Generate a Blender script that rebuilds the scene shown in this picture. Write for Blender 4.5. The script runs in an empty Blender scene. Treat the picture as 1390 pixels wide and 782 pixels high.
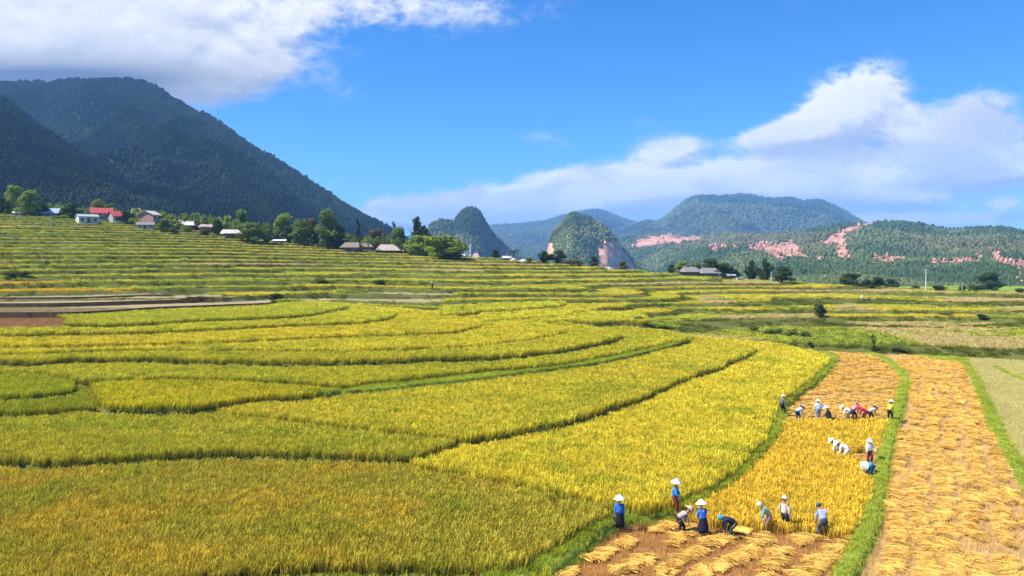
import bpy, math, random
import numpy as np
from math import radians

random.seed(7)
rng = np.random.default_rng(7)
scene = bpy.context.scene
COL = scene.collection

# ------------------------------------------------------------------ camera
HC = 13.0          # drone height above the lowest paddies
HR = 345.0         # eye level, used to place things along sight lines
F = 1000.0
cam_d = bpy.data.cameras.new('camera')
cam = bpy.data.objects.new('camera', cam_d)
COL.objects.link(cam)
cam.location = (0, 0, HC)
cam.rotation_euler = (radians(90), 0, 0)
cam_d.sensor_width = 36
cam_d.lens = 36 * F / 1390
cam_d.shift_y = -(391 - HR) / 1390
cam_d.clip_start = 0.5
cam_d.clip_end = 60000
scene.camera = cam

# ------------------------------------------------------------------ light
SUN_EL = 52.0
SUN_AZ = -100.0      # degrees from +Y towards +X  (negative = left of the view)
sx = math.sin(radians(SUN_AZ)) * math.cos(radians(SUN_EL))
sy = math.cos(radians(SUN_AZ)) * math.cos(radians(SUN_EL))
sz = math.sin(radians(SUN_EL))
from mathutils import Vector, Matrix
sun_d = bpy.data.lights.new('sun', 'SUN')
sun_d.energy = 5.0
sun_d.angle = radians(0.5)
sun_d.color = (1.0, 0.95, 0.86)
sun = bpy.data.objects.new('sun', sun_d)
COL.objects.link(sun)
sun.rotation_euler = Vector((sx, sy, sz)).to_track_quat('Z', 'Y').to_euler()
sun.location = (0, 0, 60)

scene.view_settings.view_transform = 'Standard'
scene.view_settings.look = 'None'
scene.view_settings.exposure = 0.95
scene.view_settings.gamma = 1.0
scene.view_settings.use_curve_mapping = False
scene.cycles.max_bounces = 8
scene.cycles.diffuse_bounces = 3
scene.cycles.transmission_bounces = 3
scene.cycles.transparent_max_bounces = 4
scene.cycles.volume_bounces = 1
scene.cycles.use_denoising = True
scene.cycles.sample_clamp_indirect = 6

# ------------------------------------------------------------------ node helpers
class NT:
    def __init__(s, tree):
        s.t = tree; s.n = tree.nodes; s.l = tree.links
    def new(s, typ, **kw):
        nd = s.n.new(typ)
        for k, v in kw.items():
            setattr(nd, k, v)
        return nd
    def put(s, sock, v):
        if isinstance(v, bpy.types.NodeSocket):
            s.l.new(v, sock)
        else:
            try: sock.default_value = v
            except Exception: sock.default_value = (v, v, v)
    def m(s, op, a, b=0.0, c=0.0, clamp=False):
        nd = s.new('ShaderNodeMath', operation=op, use_clamp=clamp)
        s.put(nd.inputs[0], a); s.put(nd.inputs[1], b); s.put(nd.inputs[2], c)
        return nd.outputs[0]
    def mixc(s, f, a, b, mode='MIX'):
        nd = s.new('ShaderNodeMix', data_type='RGBA', blend_type=mode)
        s.put(nd.inputs[0], f)
        for k, v in ((6, a), (7, b)):
            if isinstance(v, tuple) and len(v) == 3: v = (*v, 1)
            s.put(nd.inputs[k], v)
        return nd.outputs[2]
    def noise(s, vec, scale, detail=4, rough=0.55, dist=0.0, w=None):
        nd = s.new('ShaderNodeTexNoise')
        if vec is not None: s.l.new(vec, nd.inputs['Vector'])
        nd.inputs['Scale'].default_value = scale
        nd.inputs['Detail'].default_value = detail
        nd.inputs['Roughness'].default_value = rough
        nd.inputs['Distortion'].default_value = dist
        return nd.outputs[0]
    def smooth(s, x, a, b):
        nd = s.new('ShaderNodeMapRange', interpolation_type='SMOOTHSTEP')
        s.put(nd.inputs[0], x); s.put(nd.inputs[1], a); s.put(nd.inputs[2], b)
        s.put(nd.inputs[3], 0.0); s.put(nd.inputs[4], 1.0)
        return nd.outputs[0]
    def lin(s, x, a, b, c=0.0, d=1.0):
        nd = s.new('ShaderNodeMapRange')
        s.put(nd.inputs[0], x); s.put(nd.inputs[1], a); s.put(nd.inputs[2], b)
        s.put(nd.inputs[3], c); s.put(nd.inputs[4], d)
        return nd.outputs[0]

def new_mat(name):
    m = bpy.data.materials.new(name)
    m.use_nodes = True
    nt = NT(m.node_tree)
    nt.n.clear()
    out = nt.new('ShaderNodeOutputMaterial')
    return m, nt, out

# ------------------------------------------------------------------ world: physical sky + fair weather clouds by direction
world = bpy.data.worlds.new('World')
scene.world = world
world.use_nodes = True
W = NT(world.node_tree)
W.n.clear()
wout = W.new('ShaderNodeOutputWorld')
bg = W.new('ShaderNodeBackground')
sky = W.new('ShaderNodeTexSky')
sky.sky_type = 'NISHITA'
sky.sun_disc = False
sky.sun_elevation = radians(SUN_EL)
sky.sun_rotation = radians(SUN_AZ)
sky.altitude = 900
sky.air_density = 1.0
sky.dust_density = 0.0
sky.ozone_density = 4.0
tc = W.new('ShaderNodeTexCoord')
sep = W.new('ShaderNodeSeparateXYZ')
W.l.new(tc.outputs['Generated'], sep.inputs[0])
dx, dy, dz = sep.outputs
ysafe = W.m('MAXIMUM', dy, 0.08)
# tangent-plane direction coordinates in units of 1/1000 (u right, v up from eye level)
cu = W.m('DIVIDE', dx, ysafe)
cv = W.m('DIVIDE', dz, ysafe)
def comb(a, b, c=0.0):
    nd = W.new('ShaderNodeCombineXYZ')
    W.put(nd.inputs[0], a); W.put(nd.inputs[1], b); W.put(nd.inputs[2], c)
    return nd.outputs[0]
def blob(u, v, px, py, rx, ry, amp, rot=0.0):
    """soft ellipse of cloud centred on a direction"""
    cx, cy = (px - 695) / 1000, (HR - py) / 1000
    a = W.m('SUBTRACT', u, cx); b = W.m('SUBTRACT', v, cy)
    if rot:
        c_, s_ = math.cos(radians(rot)), math.sin(radians(rot))
        a2 = W.m('ADD', W.m('MULTIPLY', a, c_), W.m('MULTIPLY', b, s_))
        b2 = W.m('SUBTRACT', W.m('MULTIPLY', b, c_), W.m('MULTIPLY', a, s_))
        a, b = a2, b2
    a = W.m('DIVIDE', a, rx / 1000); b = W.m('DIVIDE', b, ry / 1000)
    r2 = W.m('ADD', W.m('MULTIPLY', a, a), W.m('MULTIPLY', b, b))
    e = W.m('EXPONENT', W.m('MULTIPLY', r2, -1.0))
    return W.m('MULTIPLY', e, amp)
CLOUDS = [
    # px, py, rx, ry, amp, rot : where the banks stand
    (30, 10, 330, 92, 1.7, 0), (-60, 80, 260, 60, 1.1, 0), (290, 70, 100, 62, .42, 0), (100, 112, 190, 34, 1.2, 0), (400, 20, 70, 40, .35, 0),
    (1165, 130, 56, 40, 1.35, 10), (1125, 162, 70, 24, 1.0, 14), (1060, 184, 60, 12, .8, 8), (1210, 170, 60, 24, .5, -10), (1165, 182, 100, 12, .35, 0),
    (1080, 250, 215, 25, 1.3, 1), (1160, 230, 90, 11, .4, 0), (900, 244, 110, 22, .7, 6), (905, 206, 40, 15, .9, 8), (850, 264, 190, 22, .95, 4), (690, 284, 200, 21, 1.1, 4),
    (545, 290, 60, 17, .85, 2), (782, 236, 50, 14, .7, 8), (750, 296, 170, 13, .55, 0), (1000, 262, 130, 14, .55, 0),
    (1335, 190, 80, 44, .62, 0), (1350, 232, 120, 26, .55, 0), (1330, 140, 60, 26, .30, 20), (1240, 270, 120, 14, .35, 0),
    (1270, 297, 140, 11, .85, 0), (1363, 277, 22, 7, .8, 0), (1190, 296, 60, 8, .4, 0), (570, 20, 110, 26, .26, 0), (720, 190, 60, 18, .22, 0),
    (1150, 207, 120, 13, .55, 0), (1260, 205, 80, 22, .45, 0), (1700, 230, 260, 50, .8, 0), (-500, 120, 300, 90, .9, 0),
]
def cloud_density(u, v, full=True):
    tot = None
    for c in CLOUDS:
        b = blob(u, v, *c)
        tot = b if tot is None else W.m('ADD', tot, b)
    vec = comb(W.m('MULTIPLY', u, 1.0), W.m('MULTIPLY', v, 1.6), 0.37)
    n1 = W.noise(vec, 9.0, 5, 0.55, 0.2)
    n2 = W.noise(vec, 24.0, 5, 0.6, 0.25)
    bil = W.m('SUBTRACT', 0.5, W.m('ABSOLUTE', W.m('SUBTRACT', W.m('MULTIPLY', n2, 2.0), 1.0)))
    k = W.m('ADD', W.m('MULTIPLY', tot, 1.1), 0.42, clamp=True)
    nz = W.m('ADD', W.m('MULTIPLY', W.m('SUBTRACT', n1, 0.5), 2.1), W.m('MULTIPLY', bil, W.lin(u, -0.42, -0.15, 0.12, 0.80)))
    tot = W.m('ADD', tot, W.m('MULTIPLY', nz, k))
    return tot
d0 = cloud_density(cu, cv)
# the same field sampled a little towards the sun (up-left) gives the clouds their lit and shaded sides
d1 = cloud_density(W.m('ADD', cu, -0.008), W.m('ADD', cv, 0.018))
alpha = W.smooth(d0, 0.24, 0.92)
front = W.smooth(dy, 0.10, 0.3)
alpha = W.m('MULTIPLY', alpha, front)
relief = W.m('SUBTRACT', d0, d1)
lit = W.m('ADD', W.lin(relief, -0.52, 0.30, 0.0, 1.0), 0.0, clamp=True)
thick = W.smooth(d0, 0.5, 2.2)
ccol = W.mixc(lit, (0.40, 0.46, 0.64), (1.0, 0.99, 0.96))
ccol = W.mixc(W.m('MULTIPLY', thick, 0.5), ccol, (0.80, 0.83, 0.89))
nsh = W.noise(comb(cu, W.m('MULTIPLY', cv, 2.6), 4.1), 8.0, 4, 0.55, 0.3)
ccol = W.mixc(W.m('MULTIPLY', W.m('ADD', blob(cu, cv, 1345, 165, 95, 48, .75), blob(cu, cv, 1140, 207, 130, 15, .75)), 1.0, clamp=True), ccol, (0.46, 0.51, 0.70))
low = W.smooth(cv, 0.165, 0.135)
ccol = W.mixc(W.m('MULTIPLY', W.smooth(nsh, 0.42, 0.62), W.lin(low, 0, 1, .18, .62)), ccol, (0.52, 0.57, 0.72))
# shade painted into the cloud base behind the left summit, imitating the summit's fade
base_d = W.m('ADD', blob(cu, cv, 60, 112, 270, 24, 1.0), blob(cu, cv, 40, 90, 300, 34, 0.35))
ccol = W.mixc(W.m('MULTIPLY', base_d, 1.0, clamp=True), ccol, (0.155, 0.20, 0.33))
skyc = W.new('ShaderNodeHueSaturation')
W.l.new(sky.outputs[0], skyc.inputs['Color'])
skyc.inputs['Saturation'].default_value = 1.3
skyc.inputs['Value'].default_value = 1.0
cl = W.new('ShaderNodeVectorMath', operation='SCALE')
W.l.new(ccol, cl.inputs[0]); cl.inputs['Scale'].default_value = 9.0
mixw = W.new('ShaderNodeMix', data_type='RGBA')
W.l.new(alpha, mixw.inputs[0]); W.l.new(W.mixc(1.0, skyc.outputs[0], (0.70, 1.20, 1.56), 'MULTIPLY'), mixw.inputs[6]); W.l.new(cl.outputs[0], mixw.inputs[7])
W.l.new(mixw.outputs[2], bg.inputs[0])
bg.inputs[1].default_value = 0.066
W.l.new(bg.outputs[0], wout.inputs[0])
world.cycles.sampling_method = 'MANUAL'
world.cycles.sample_map_resolution = 512

# ------------------------------------------------------------------ numpy noise
def _hash(ix, iy, seed):
    h = (ix.astype(np.int64) * 374761393 + iy.astype(np.int64) * 668265263 + seed * 1442695041) & 0x7fffffff
    h = (h ^ (h >> 13)) * 1274126177 & 0x7fffffff
    h = h ^ (h >> 16)
    return (h & 0xffff) / 65535.0
def vnoise(x, y, seed=0):
    x = np.asarray(x, float); y = np.asarray(y, float)
    ix = np.floor(x); iy = np.floor(y)
    fx = x - ix; fy = y - iy
    fx = fx * fx * (3 - 2 * fx); fy = fy * fy * (3 - 2 * fy)
    a = _hash(ix, iy, seed); b = _hash(ix + 1, iy, seed)
    c = _hash(ix, iy + 1, seed); d = _hash(ix + 1, iy + 1, seed)
    return (a * (1 - fx) + b * fx) * (1 - fy) + (c * (1 - fx) + d * fx) * fy
def fbm(x, y, octv=4, seed=0, gain=0.5):
    s = 0; a = 1; t = 0
    for i in range(octv):
        s = s + a * vnoise(x * 2 ** i + 17.3 * i, y * 2 ** i - 9.1 * i, seed + i); t += a; a *= gain
    return s / t          # 0..1
def sstep(x, a, b):
    t = np.clip((x - a) / (b - a), 0, 1); return t * t * (3 - 2 * t)

# ------------------------------------------------------------------ object helpers
def tag(o, label=None, cat=None, group=None, kind=None):
    if label: o['label'] = label
    if cat: o['category'] = cat
    if group: o['group'] = group
    if kind: o['kind'] = kind
    return o
def mesh_obj(name, verts, faces, mat=None, parent=None, smooth=False, link=True):
    me = bpy.data.meshes.new(name)
    me.from_pydata([tuple(v) for v in verts], [], [tuple(f) for f in faces])
    me.update()
    if mat: me.materials.append(mat)
    if smooth: me.polygons.foreach_set('use_smooth', [True] * len(me.polygons))
    o = bpy.data.objects.new(name, me)
    if link: COL.objects.link(o)
    if parent: o.parent = parent
    return o
def fast_mesh(name, co, quads=None, tris=None, mat=None, smooth=True, link=True):
    """co (n,3) float, quads (m,4) or tris (m,3) int arrays"""
    me = bpy.data.meshes.new(name)
    me.vertices.add(len(co)); me.vertices.foreach_set('co', np.asarray(co, np.float32).ravel())
    parts = []; starts = []; tot = []; off = 0
    for f, k in ((quads, 4), (tris, 3)):
        if f is None or len(f) == 0: continue
        f = np.asarray(f, np.int32)
        parts.append(f.ravel()); starts.append(off + np.arange(len(f)) * k); tot.append(np.full(len(f), k)); off += f.size
    idx = np.concatenate(parts); st = np.concatenate(starts); to = np.concatenate(tot)
    me.loops.add(len(idx)); me.loops.foreach_set('vertex_index', idx.astype(np.int32))
    me.polygons.add(len(st)); me.polygons.foreach_set('loop_start', st.astype(np.int32))
    me.update(calc_edges=True)
    me.validate()
    if smooth: me.polygons.foreach_set('use_smooth', np.ones(len(me.polygons), bool))
    if mat: me.materials.append(mat)
    o = bpy.data.objects.new(name, me)
    if link: COL.objects.link(o)
    return o
def set_col(me, name, rgb):
    a = me.attributes.new(name, 'FLOAT_COLOR', 'POINT')
    d = np.ones((len(rgb), 4), np.float32); d[:, :3] = rgb
    a.data.foreach_set('color', d.ravel())
def grid_quads(nr, nc):
    i = np.arange(nr - 1)[:, None] * nc + np.arange(nc - 1)[None, :]
    i = i.ravel()
    return np.stack([i, i + 1, i + nc + 1, i + nc], 1)
def empty(name, loc, rz=0.0):
    o = bpy.data.objects.new(name, None)
    o.empty_display_size = 0.3
    COL.objects.link(o); o.location = loc; o.rotation_euler = (0, 0, rz)
    return o

# ------------------------------------------------------------------ sight lines
def P(px, row, z):
    Y = (HC - z) * F / (row - HR)
    return ((px - 695) / F * Y, Y)
def PD(px, row, Y):
    return ((px - 695) / F * Y, Y, HC + (HR - row) * Y / F)
def pip(x, y, poly):
    inside = np.zeros(x.shape, bool)
    p = np.asarray(poly); n = len(p)
    bb = (x >= p[:, 0].min()) & (x <= p[:, 0].max()) & (y >= p[:, 1].min()) & (y <= p[:, 1].max())
    k = np.nonzero(bb.ravel())[0]
    xs = x.ravel()[k]; ys = y.ravel()[k]; ins = np.zeros(len(k), bool)
    j = n - 1
    for i in range(n):
        xi, yi = p[i]; xj, yj = p[j]
        if yi != yj:
            c = ((yi > ys) != (yj > ys)) & (xs < (xj - xi) * (ys - yi) / (yj - yi) + xi)
            ins ^= c
        j = i
    r = inside.ravel(); r[k] = ins
    return r.reshape(x.shape)
def dist_poly(x, y, pl):
    """distance to an open polyline"""
    d = np.full(x.shape, 1e9)
    for (x0, y0), (x1, y1) in zip(pl[:-1], pl[1:]):
        vx, vy = x1 - x0, y1 - y0
        L = vx * vx + vy * vy + 1e-9
        t = np.clip(((x - x0) * vx + (y - y0) * vy) / L, 0, 1)
        d = np.minimum(d, np.hypot(x - x0 - t * vx, y - y0 - t * vy))
    return d
def catmull(pts, step=0.6):
    pts = [np.array(p, float) for p in pts]
    out = []
    for i in range(len(pts) - 1):
        p0 = pts[max(i - 1, 0)]; p1 = pts[i]; p2 = pts[i + 1]; p3 = pts[min(i + 2, len(pts) - 1)]
        n = int(np.clip(np.linalg.norm(p2 - p1) / step, 1, 12))
        for k in range(n):
            t = k / n
            out.append(0.5 * ((2 * p1) + (-p0 + p2) * t + (2 * p0 - 5 * p1 + 4 * p2 - p3) * t * t + (-p0 + 3 * p1 - 3 * p2 + p3) * t ** 3))
    out.append(pts[-1])
    return out
# ------------------------------------------------------------------ terraces
RH = 0.7     # height of standing rice
# name, ground level, near edge traced left to right, line that closes the terrace behind, crop (None = bare), crop colour
SLABS = [
 ('F1', 0.30, [(-500,870),(0,800),(120,786),(201,778),(300,767),(400,757),(470,754),(546,755),(620,758),(680,760),(708,756),(731,742),(764,723),(797,703),(822,690),(830,680)],
        [(835,672),(700,560),(-500,560)], 1),
 ('F3', 0.48, [(569,623),(600,628),(632,633),(698,645),(764,660),(817,668),(849,676),(875,679),(901,674),(918,668),(941,657),(976,640),(1000,622),(1015,608),(1030,592),(1042,573),(1048,556),(1053,543),(1068,529),(1094,511),(1102,504),(1122,485),(1124,480)],
        [(1112,476),(1060,464),(1000,458),(900,440),(480,440),(500,600)], 1),
 ('F2', 0.80, [(-500,640),(-100,622),(0,614),(57,616),(115,613),(230,606),(300,604),(400,605),(499,608),(542,610),(566,607),(590,600),(612,594)],
        [(620,580),(600,500),(-500,500)], 1),
 ('F4', 1.00, [(283,547),(300,551),(350,557),(400,562),(433,566),(499,573),(566,580),(612,584),(632,585),(665,582),(698,576),(731,570),(764,563),(790,557),(815,548),(850,538),(884,525),(924,508),(947,501),(976,491),(999,481),(1019,473),(1024,468)],
        [(1000,462),(930,452),(600,440),(280,480)], 1),
 ('S1', 1.20, [(-500,575),(0,553),(60,550),(125,546),(132,541)], [(120,520),(0,500),(-500,510)], 1),
 ('BK', 1.73, [(440,534),(454,532),(523,527),(580,520),(638,514),(695,507),(750,500),(801,493),(844,485),(901,471),(930,464),(942,457)],
        [(900,448),(450,500)], None),
 ('F5', 1.50, [(133,536),(141,541),(161,543),(201,544),(259,544),(288,540),(317,537),(350,532),(408,530),(454,523),(462,518)],
        [(455,505),(200,495),(120,505)], 1),
 ('S2', 1.60, [(-500,545),(0,531),(60,528),(92,524),(100,518)], [(95,500),(-500,490)], 1),
 ('F6', 1.79, [(-500,505),(0,500),(20,498),(49,500),(86,505),(115,510),(161,508),(201,507),(245,506),(288,507),(350,509),(408,513),(465,517),(494,512),(551,508),(609,501),(667,495),(700,493),(758,487),(815,478),(844,473),(873,467),(901,461),(927,457),(932,453)],
        [(900,445),(700,430),(-500,430)], 1),
 ('F7', 2.45, [(-500,492),(0,484),(43,484),(86,481),(129,480),(201,480),(259,482),(345,484),(436,484),(494,483),(551,481),(583,479),(638,479),(695,475),(750,469),(801,461),(824,456),(841,451),(842,448)],
        [(800,440),(700,425),(-500,425)], 1),
 ('F8', 2.70, [(-500,476),(0,474),(86,472),(201,469),(400,470),(500,470),(600,466),(652,463),(695,458),(729,453),(750,450),(763,446),(762,442)],
        [(720,432),(600,420),(-500,420)], 1),
 ('T3', 2.72, [(715,439),(760,432),(809,433),(844,432),(875,433),(880,429)], [(860,420),(720,420)], 1),
 ('T1', 2.95, [(655,433),(680,430),(700,429),(740,427),(766,426),(770,422),(795,419),(810,415),(844,413),(850,409)], [(700,405),(640,415)], 1),
 ('F9', 3.05, [(-500,466),(0,464),(115,463),(201,461),(288,459),(400,454),(465,451),(551,449),(609,446),(638,441),(651,437),(648,433)],
        [(600,422),(500,412),(-500,412)], 1),
 ('T2', 3.40, [(600,424),(640,420),(700,416),(743,413),(763,410),(765,406)], [(700,402),(600,408)], 1),
 ('F10', 3.50, [(-500,451),(0,449),(72,447),(144,447),(230,444),(320,440),(400,436),(465,434),(494,432),(523,428),(536,423),(533,419)],
        [(480,408),(-500,408)], 1),
 ('F11', 4.00, [(-500,436),(0,436),(95,435),(144,436),(201,434),(259,430),(345,427),(393,425),(422,422),(445,418),(468,414),(466,410)],
        [(420,404),(-500,404)], 1),
 ('F12', 4.80, [(-500,424),(0,424),(115,423),(210,417),(288,414),(365,411),(372,408)], [(340,402),(-500,402)], None),
 ('F13', 5.40, [(-500,414),(0,412),(100,411),(200,408),(299,405),(303,402)], [(-500,396)], None),
 ('F14', 6.00, [(-500,406),(0,404),(110,403),(200,400),(236,400)], [(200,398),(-500,393)], None),
]
slabs = []
for i, (nm, z, near, back, crop) in enumerate(SLABS):
    pl = z + (RH if crop else 0.0)
    nearw = catmull([P(a, b, pl) for a, b in near], 0.8)
    nearw = [(x + 0.10 * (vnoise(x * 1.3, y * 1.3, 5) - .5), y + 0.22 * (vnoise(x * 1.1, y * 1.1, 9) - .5)) for x, y in nearw]
    nearw = [(float(x), float(y)) for x, y in nearw]
    backw = [P(a, b, pl) for a, b in back]
    slabs.append(dict(name=nm, z=z, near=nearw, poly=nearw + backw, crop=crop))
SIDX = {s['name']: i for i, s in enumerate(slabs)}

# hillside between the traced paddies and the crest with the village
FU = [-700, -100, 0, 300, 450, 600, 750, 850, 930, 1000, 1100, 1150, 1250, 1390, 1900]
FROW = [398, 402, 402, 402, 402, 411, 414, 432, 450, 458, 468, 476, 479, 486, 500]
FZ = [6.8, 6.2, 6.2, 5.8, 5.0, 4.2, 3.5, 2.4, 1.2, 0.9, 0.6, 0.4, 0.3, 0.3, 0.3]
RU = [-700, 0, 100, 200, 370, 480, 560, 650, 750, 850, 1000, 1200, 1390, 1900]
RROW = [278, 291, 296, 304, 326, 338, 346, 350, 357, 366, 379, 391, 398, 404]
RD = [250, 258, 262, 262, 266, 268, 270, 268, 260, 250, 232, 205, 184, 175]
_fr = np.interp(np.arange(-700, 1901), FU, FROW); _fz = np.interp(np.arange(-700, 1901), FU, FZ)
_fy = (HC - _fz) * F / (_fr - HR)
_rr = np.interp(np.arange(-700, 1901), RU, RROW); _ry = np.interp(np.arange(-700, 1901), RU, RD)
_k = np.ones(61) / 61
_ry = np.convolve(np.pad(_ry, 30, mode='edge'), _k, 'valid')
_fy = np.convolve(np.pad(_fy, 15, mode='edge'), np.ones(31) / 31, 'valid')
_rz = HC + (HR - _rr) * _ry / F
RISE = lambda u: np.interp(u, [200, 700, 1000], [.78, .74, .68])
def hill(X, Y, u):
    ui = np.clip(u + 700, 0, 2600)
    idx = np.arange(2601)
    fy = np.interp(ui, idx, _fy); fz = np.interp(ui, idx, _fz); ry = np.interp(ui, idx, _ry); rz = np.interp(ui, idx, _rz)
    t = (Y - fy) / (ry - fy)
    tt = np.clip(t, 0, 1.0)
    b = fz + (rz - fz) * tt - 0.22 * np.maximum(fy - Y, 0)
    amp = np.clip(tt * 6, 0, 1) * np.clip((1 - tt) * 5, 0, 1)
    b = b + amp * (fbm(X / 75, Y / 26, 3, 31) - 0.5) * 5.0 * np.clip((rz - fz) / 12, .45, 1.2)
    # more, finer shelves to the right
    stp = np.interp(u, [300, 900, 1200], [0.95, 0.72, 0.62])
    q = b / stp
    q = q + .22 * np.sin(q * .9 + 1.3) + (fbm(X / 9, Y / 9, 3, 61) - .5) * .22 * amp
    fl = np.floor(q); fr = q - fl; th = RISE(u)
    z = stp * (fl + sstep(fr, th, th * .2 + .79))
    over = np.clip(Y - ry, 0, 400)
    z = z - 0.05 * over - 0.0006 * over ** 2 * (over < 200) - 24 * (over >= 200)
    return np.where(Y < fy - 22, -5.0, z), fr, fl, t

BUNDS = [ # centre line (px,row), ground z, height, half width
 ([(640,800),(700,778),(745,757),(790,724),(822,702),(850,694),(880,692),(905,689),(925,681),(950,668),(990,645),(1020,617),(1040,595),(1052,575),(1056,556),(1064,542),(1080,530),(1102,514),(1120,498),(1128,485),(1127,479)], 0.0, 0.50, 0.72),
 ([(1130,800),(1150,770),(1168,735),(1181,705),(1192,665),(1197,640),(1202,610),(1213,570),(1224,534),(1228,511),(1213,494),(1195,483),(1180,479)], 0.0, 0.34, 0.50),
 ([(1440,720),(1395,655),(1350,575),(1329,525),(1313,497),(1309,492)], 0.0, 0.22, 0.48),
 ([(1104,521),(1140,524),(1180,528),(1216,529)], 0.0, 0.10, 0.22),
 ([(1350,497),(1390,515),(1450,540)], 0.0, 0.15, 0.30),
]
bunds = [dict(line=[(float(a), float(b)) for a, b in catmull([P(x, r, z + h) for x, r in pl], 0.8)], z=z, h=h, w=w) for pl, z, h, w in BUNDS]

def ground(X, Y, want_bund=True):
    """height, slab index (-1 base, 100 hillside), hillside fraction, hillside level, bund height added"""
    X = np.asarray(X, float); Y = np.asarray(Y, float)
    u = X / np.maximum(Y, 1) * F + 695
    z = np.zeros(X.shape); sid = np.full(X.shape, -1)
    for i, s in enumerate(slabs):
        m = pip(X, Y, s['poly'])
        m &= (s['z'] > z)
        z[m] = s['z']; sid[m] = i
    hz, fr, fl, t = hill(X, Y, u)
    m = hz > z + 0.02
    z = np.where(m, hz, z); sid[m] = 100
    bh = np.zeros(X.shape)
    if want_bund:
        for b in bunds:
            p = np.array(b['line'])
            k = (X > p[:, 0].min() - 1.5) & (X < p[:, 0].max() + 1.5) & (Y > p[:, 1].min() - 1.5) & (Y < p[:, 1].max() + 1.5)
            if not k.any(): continue
            d = dist_poly(X[k], Y[k], b['line'])
            wv = b['w'] * (0.85 + 0.4 * vnoise(X[k] * 0.7, Y[k] * 0.7, 3))
            prof = b['h'] * (1 - sstep(d, wv * 0.45, wv * 1.05))
            zz = z[k]; nb = np.maximum(zz, b['z'] + prof); low = zz < b['z'] + 0.25
            bb = bh[k]; bb = np.where(low & (prof > 0.03), np.maximum(bb, prof), bb); bh[k] = bb
            z[k] = nb
    return z, sid, fr, fl, bh, t

# crop regions in sight-line coordinates; the row is that of the crop's top
H1 = [(1062,564),(1085,565),(1140,566),(1207,564),(1204,577),(1190,606),(1186,640),(1183,655),(1173,683),(1163,703),(1150,712),(1100,708),(1040,704),(1000,700),(945,697),(926,693),(930,682),(990,650),(1030,618),(1050,588)]
NOTCH = [(1152,604),(1168,602),(1192,604),(1190,650),(1180,652),(1172,626),(1158,618)]
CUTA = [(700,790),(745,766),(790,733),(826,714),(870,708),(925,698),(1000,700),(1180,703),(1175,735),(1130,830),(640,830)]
CUTB = [(1128,478),(1195,482),(1225,510),(1222,545),(1200,572),(1056,572),(1062,545),(1098,520)]
CUTC = [(1186,476),(1311,494),(1330,530),(1350,580),(1395,660),(1460,760),(1460,900),(1100,900),(1165,745),(1190,680),(1204,615),(1217,570),(1230,530),(1231,505),(1210,490)]
PALE = [(1311,486),(1500,490),(1700,700),(1460,740),(1395,655),(1350,575),(1329,525)]
F0 = [(-500,765),(760,755),(720,790),(640,830),(640,1000),(-500,1000)]
BROWN = [(-500,428),(60,430),(95,434),(85,447),(-500,449)]
GOLD = [(-500,377),(120,378),(250,392),(256,400),(-500,404)]
PINK = [(-500,401),(253,398),(345,404),(372,409),(300,415),(120,424),(-500,426)]
STRIPS = [(330,385),(600,388),(620,398),(600,410),(470,412),(380,406),(256,398)]
# standing crop colour per terrace: (leaf, ear) linear
def crop_colour(X, Y, sid, fl, u, row):
    n1 = fbm(X / 9, Y / 6, 3, 41); n2 = fbm(X / 3.0, Y / 2.2, 3, 77)
    c = np.zeros(X.shape + (3,))
    base = {
     'F1': (.56, .47, .05), 'F2': (.58, .52, .045), 'F3': (.83, .69, .055), 'F4': (.72, .61, .05), 'S1': (.42, .42, .03),
     'F5': (.66, .57, .03), 'S2': (.48, .48, .03), 'F6': (.63, .57, .045), 'F7': (.66, .58, .045), 'F8': (.76, .64, .05), 'F9': (.78, .64, .05),
     'F10': (.68, .62, .05), 'F11': (.60, .58, .05), 'T1': (.72, .64, .05), 'T2': (.66, .62, .05), 'T3': (.68, .61, .05)}
    c[:] = (.56, .47, .035)
    for k, v in base.items():
        c[sid == SIDX[k]] = v
    m = sid == 100
    # each hillside shelf ripens on its own; long plots side by side
    seg = np.floor(X / 24 + _hash(fl, np.zeros_like(fl), 12) * 7)
    r1 = _hash(fl, seg, 3); r2 = _hash(fl, seg, 8)
    g = np.array((.58, .60, .06)); yel = np.array((.86, .70, .07)); cut = np.array((.78, .60, .24))
    hc = g + (yel - g) * (np.clip(r1 * 1.25 + (n1 - .5) * 1.2 + np.interp(u, [0, 500, 1000, 1390], [-.22, -.08, .20, .30]), 0, 1))[..., None]
    dry = (r2 > np.interp(u, [0, 900, 1100, 1390], [.95, .90, .62, .48]))
    hc = np.where(dry[..., None], cut, hc) * np.interp(u, [0, 500, 900], [.80, .80, .80])[..., None]
    c = np.where(m[..., None], hc, c)
    gold = pip(u, row, GOLD)
    c[gold] = (.74, .47, .04)
    # ripening patches inside a paddy
    ora = np.array((.68, .47, .045)); grn = np.array((.36, .40, .028))
    w = sstep(n1, .52, .72) * 0.55 * (sid != 100)
    f1 = (sid == SIDX['F1'])
    w = np.where(f1, sstep(n1, .45, .68) * .6, w * .3)
    c = c * (1 - w[..., None]) + ora * w[..., None]
    w = sstep(n2, .56, .74) * 0.45
    c = c * (1 - w[..., None]) + grn * w[..., None]
    # standing crop of the paddy being harvested: deep gold
    h1 = pip(u, row, H1) & (sid == -1)
    c[h1] = np.array((.90, .63, .06)) * (0.92 + .16 * n2[h1])[:, None]
    f0 = pip(u, row, F0) & (sid == -1)
    c[f0] = (.42, .42, .03)
    return c

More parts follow.
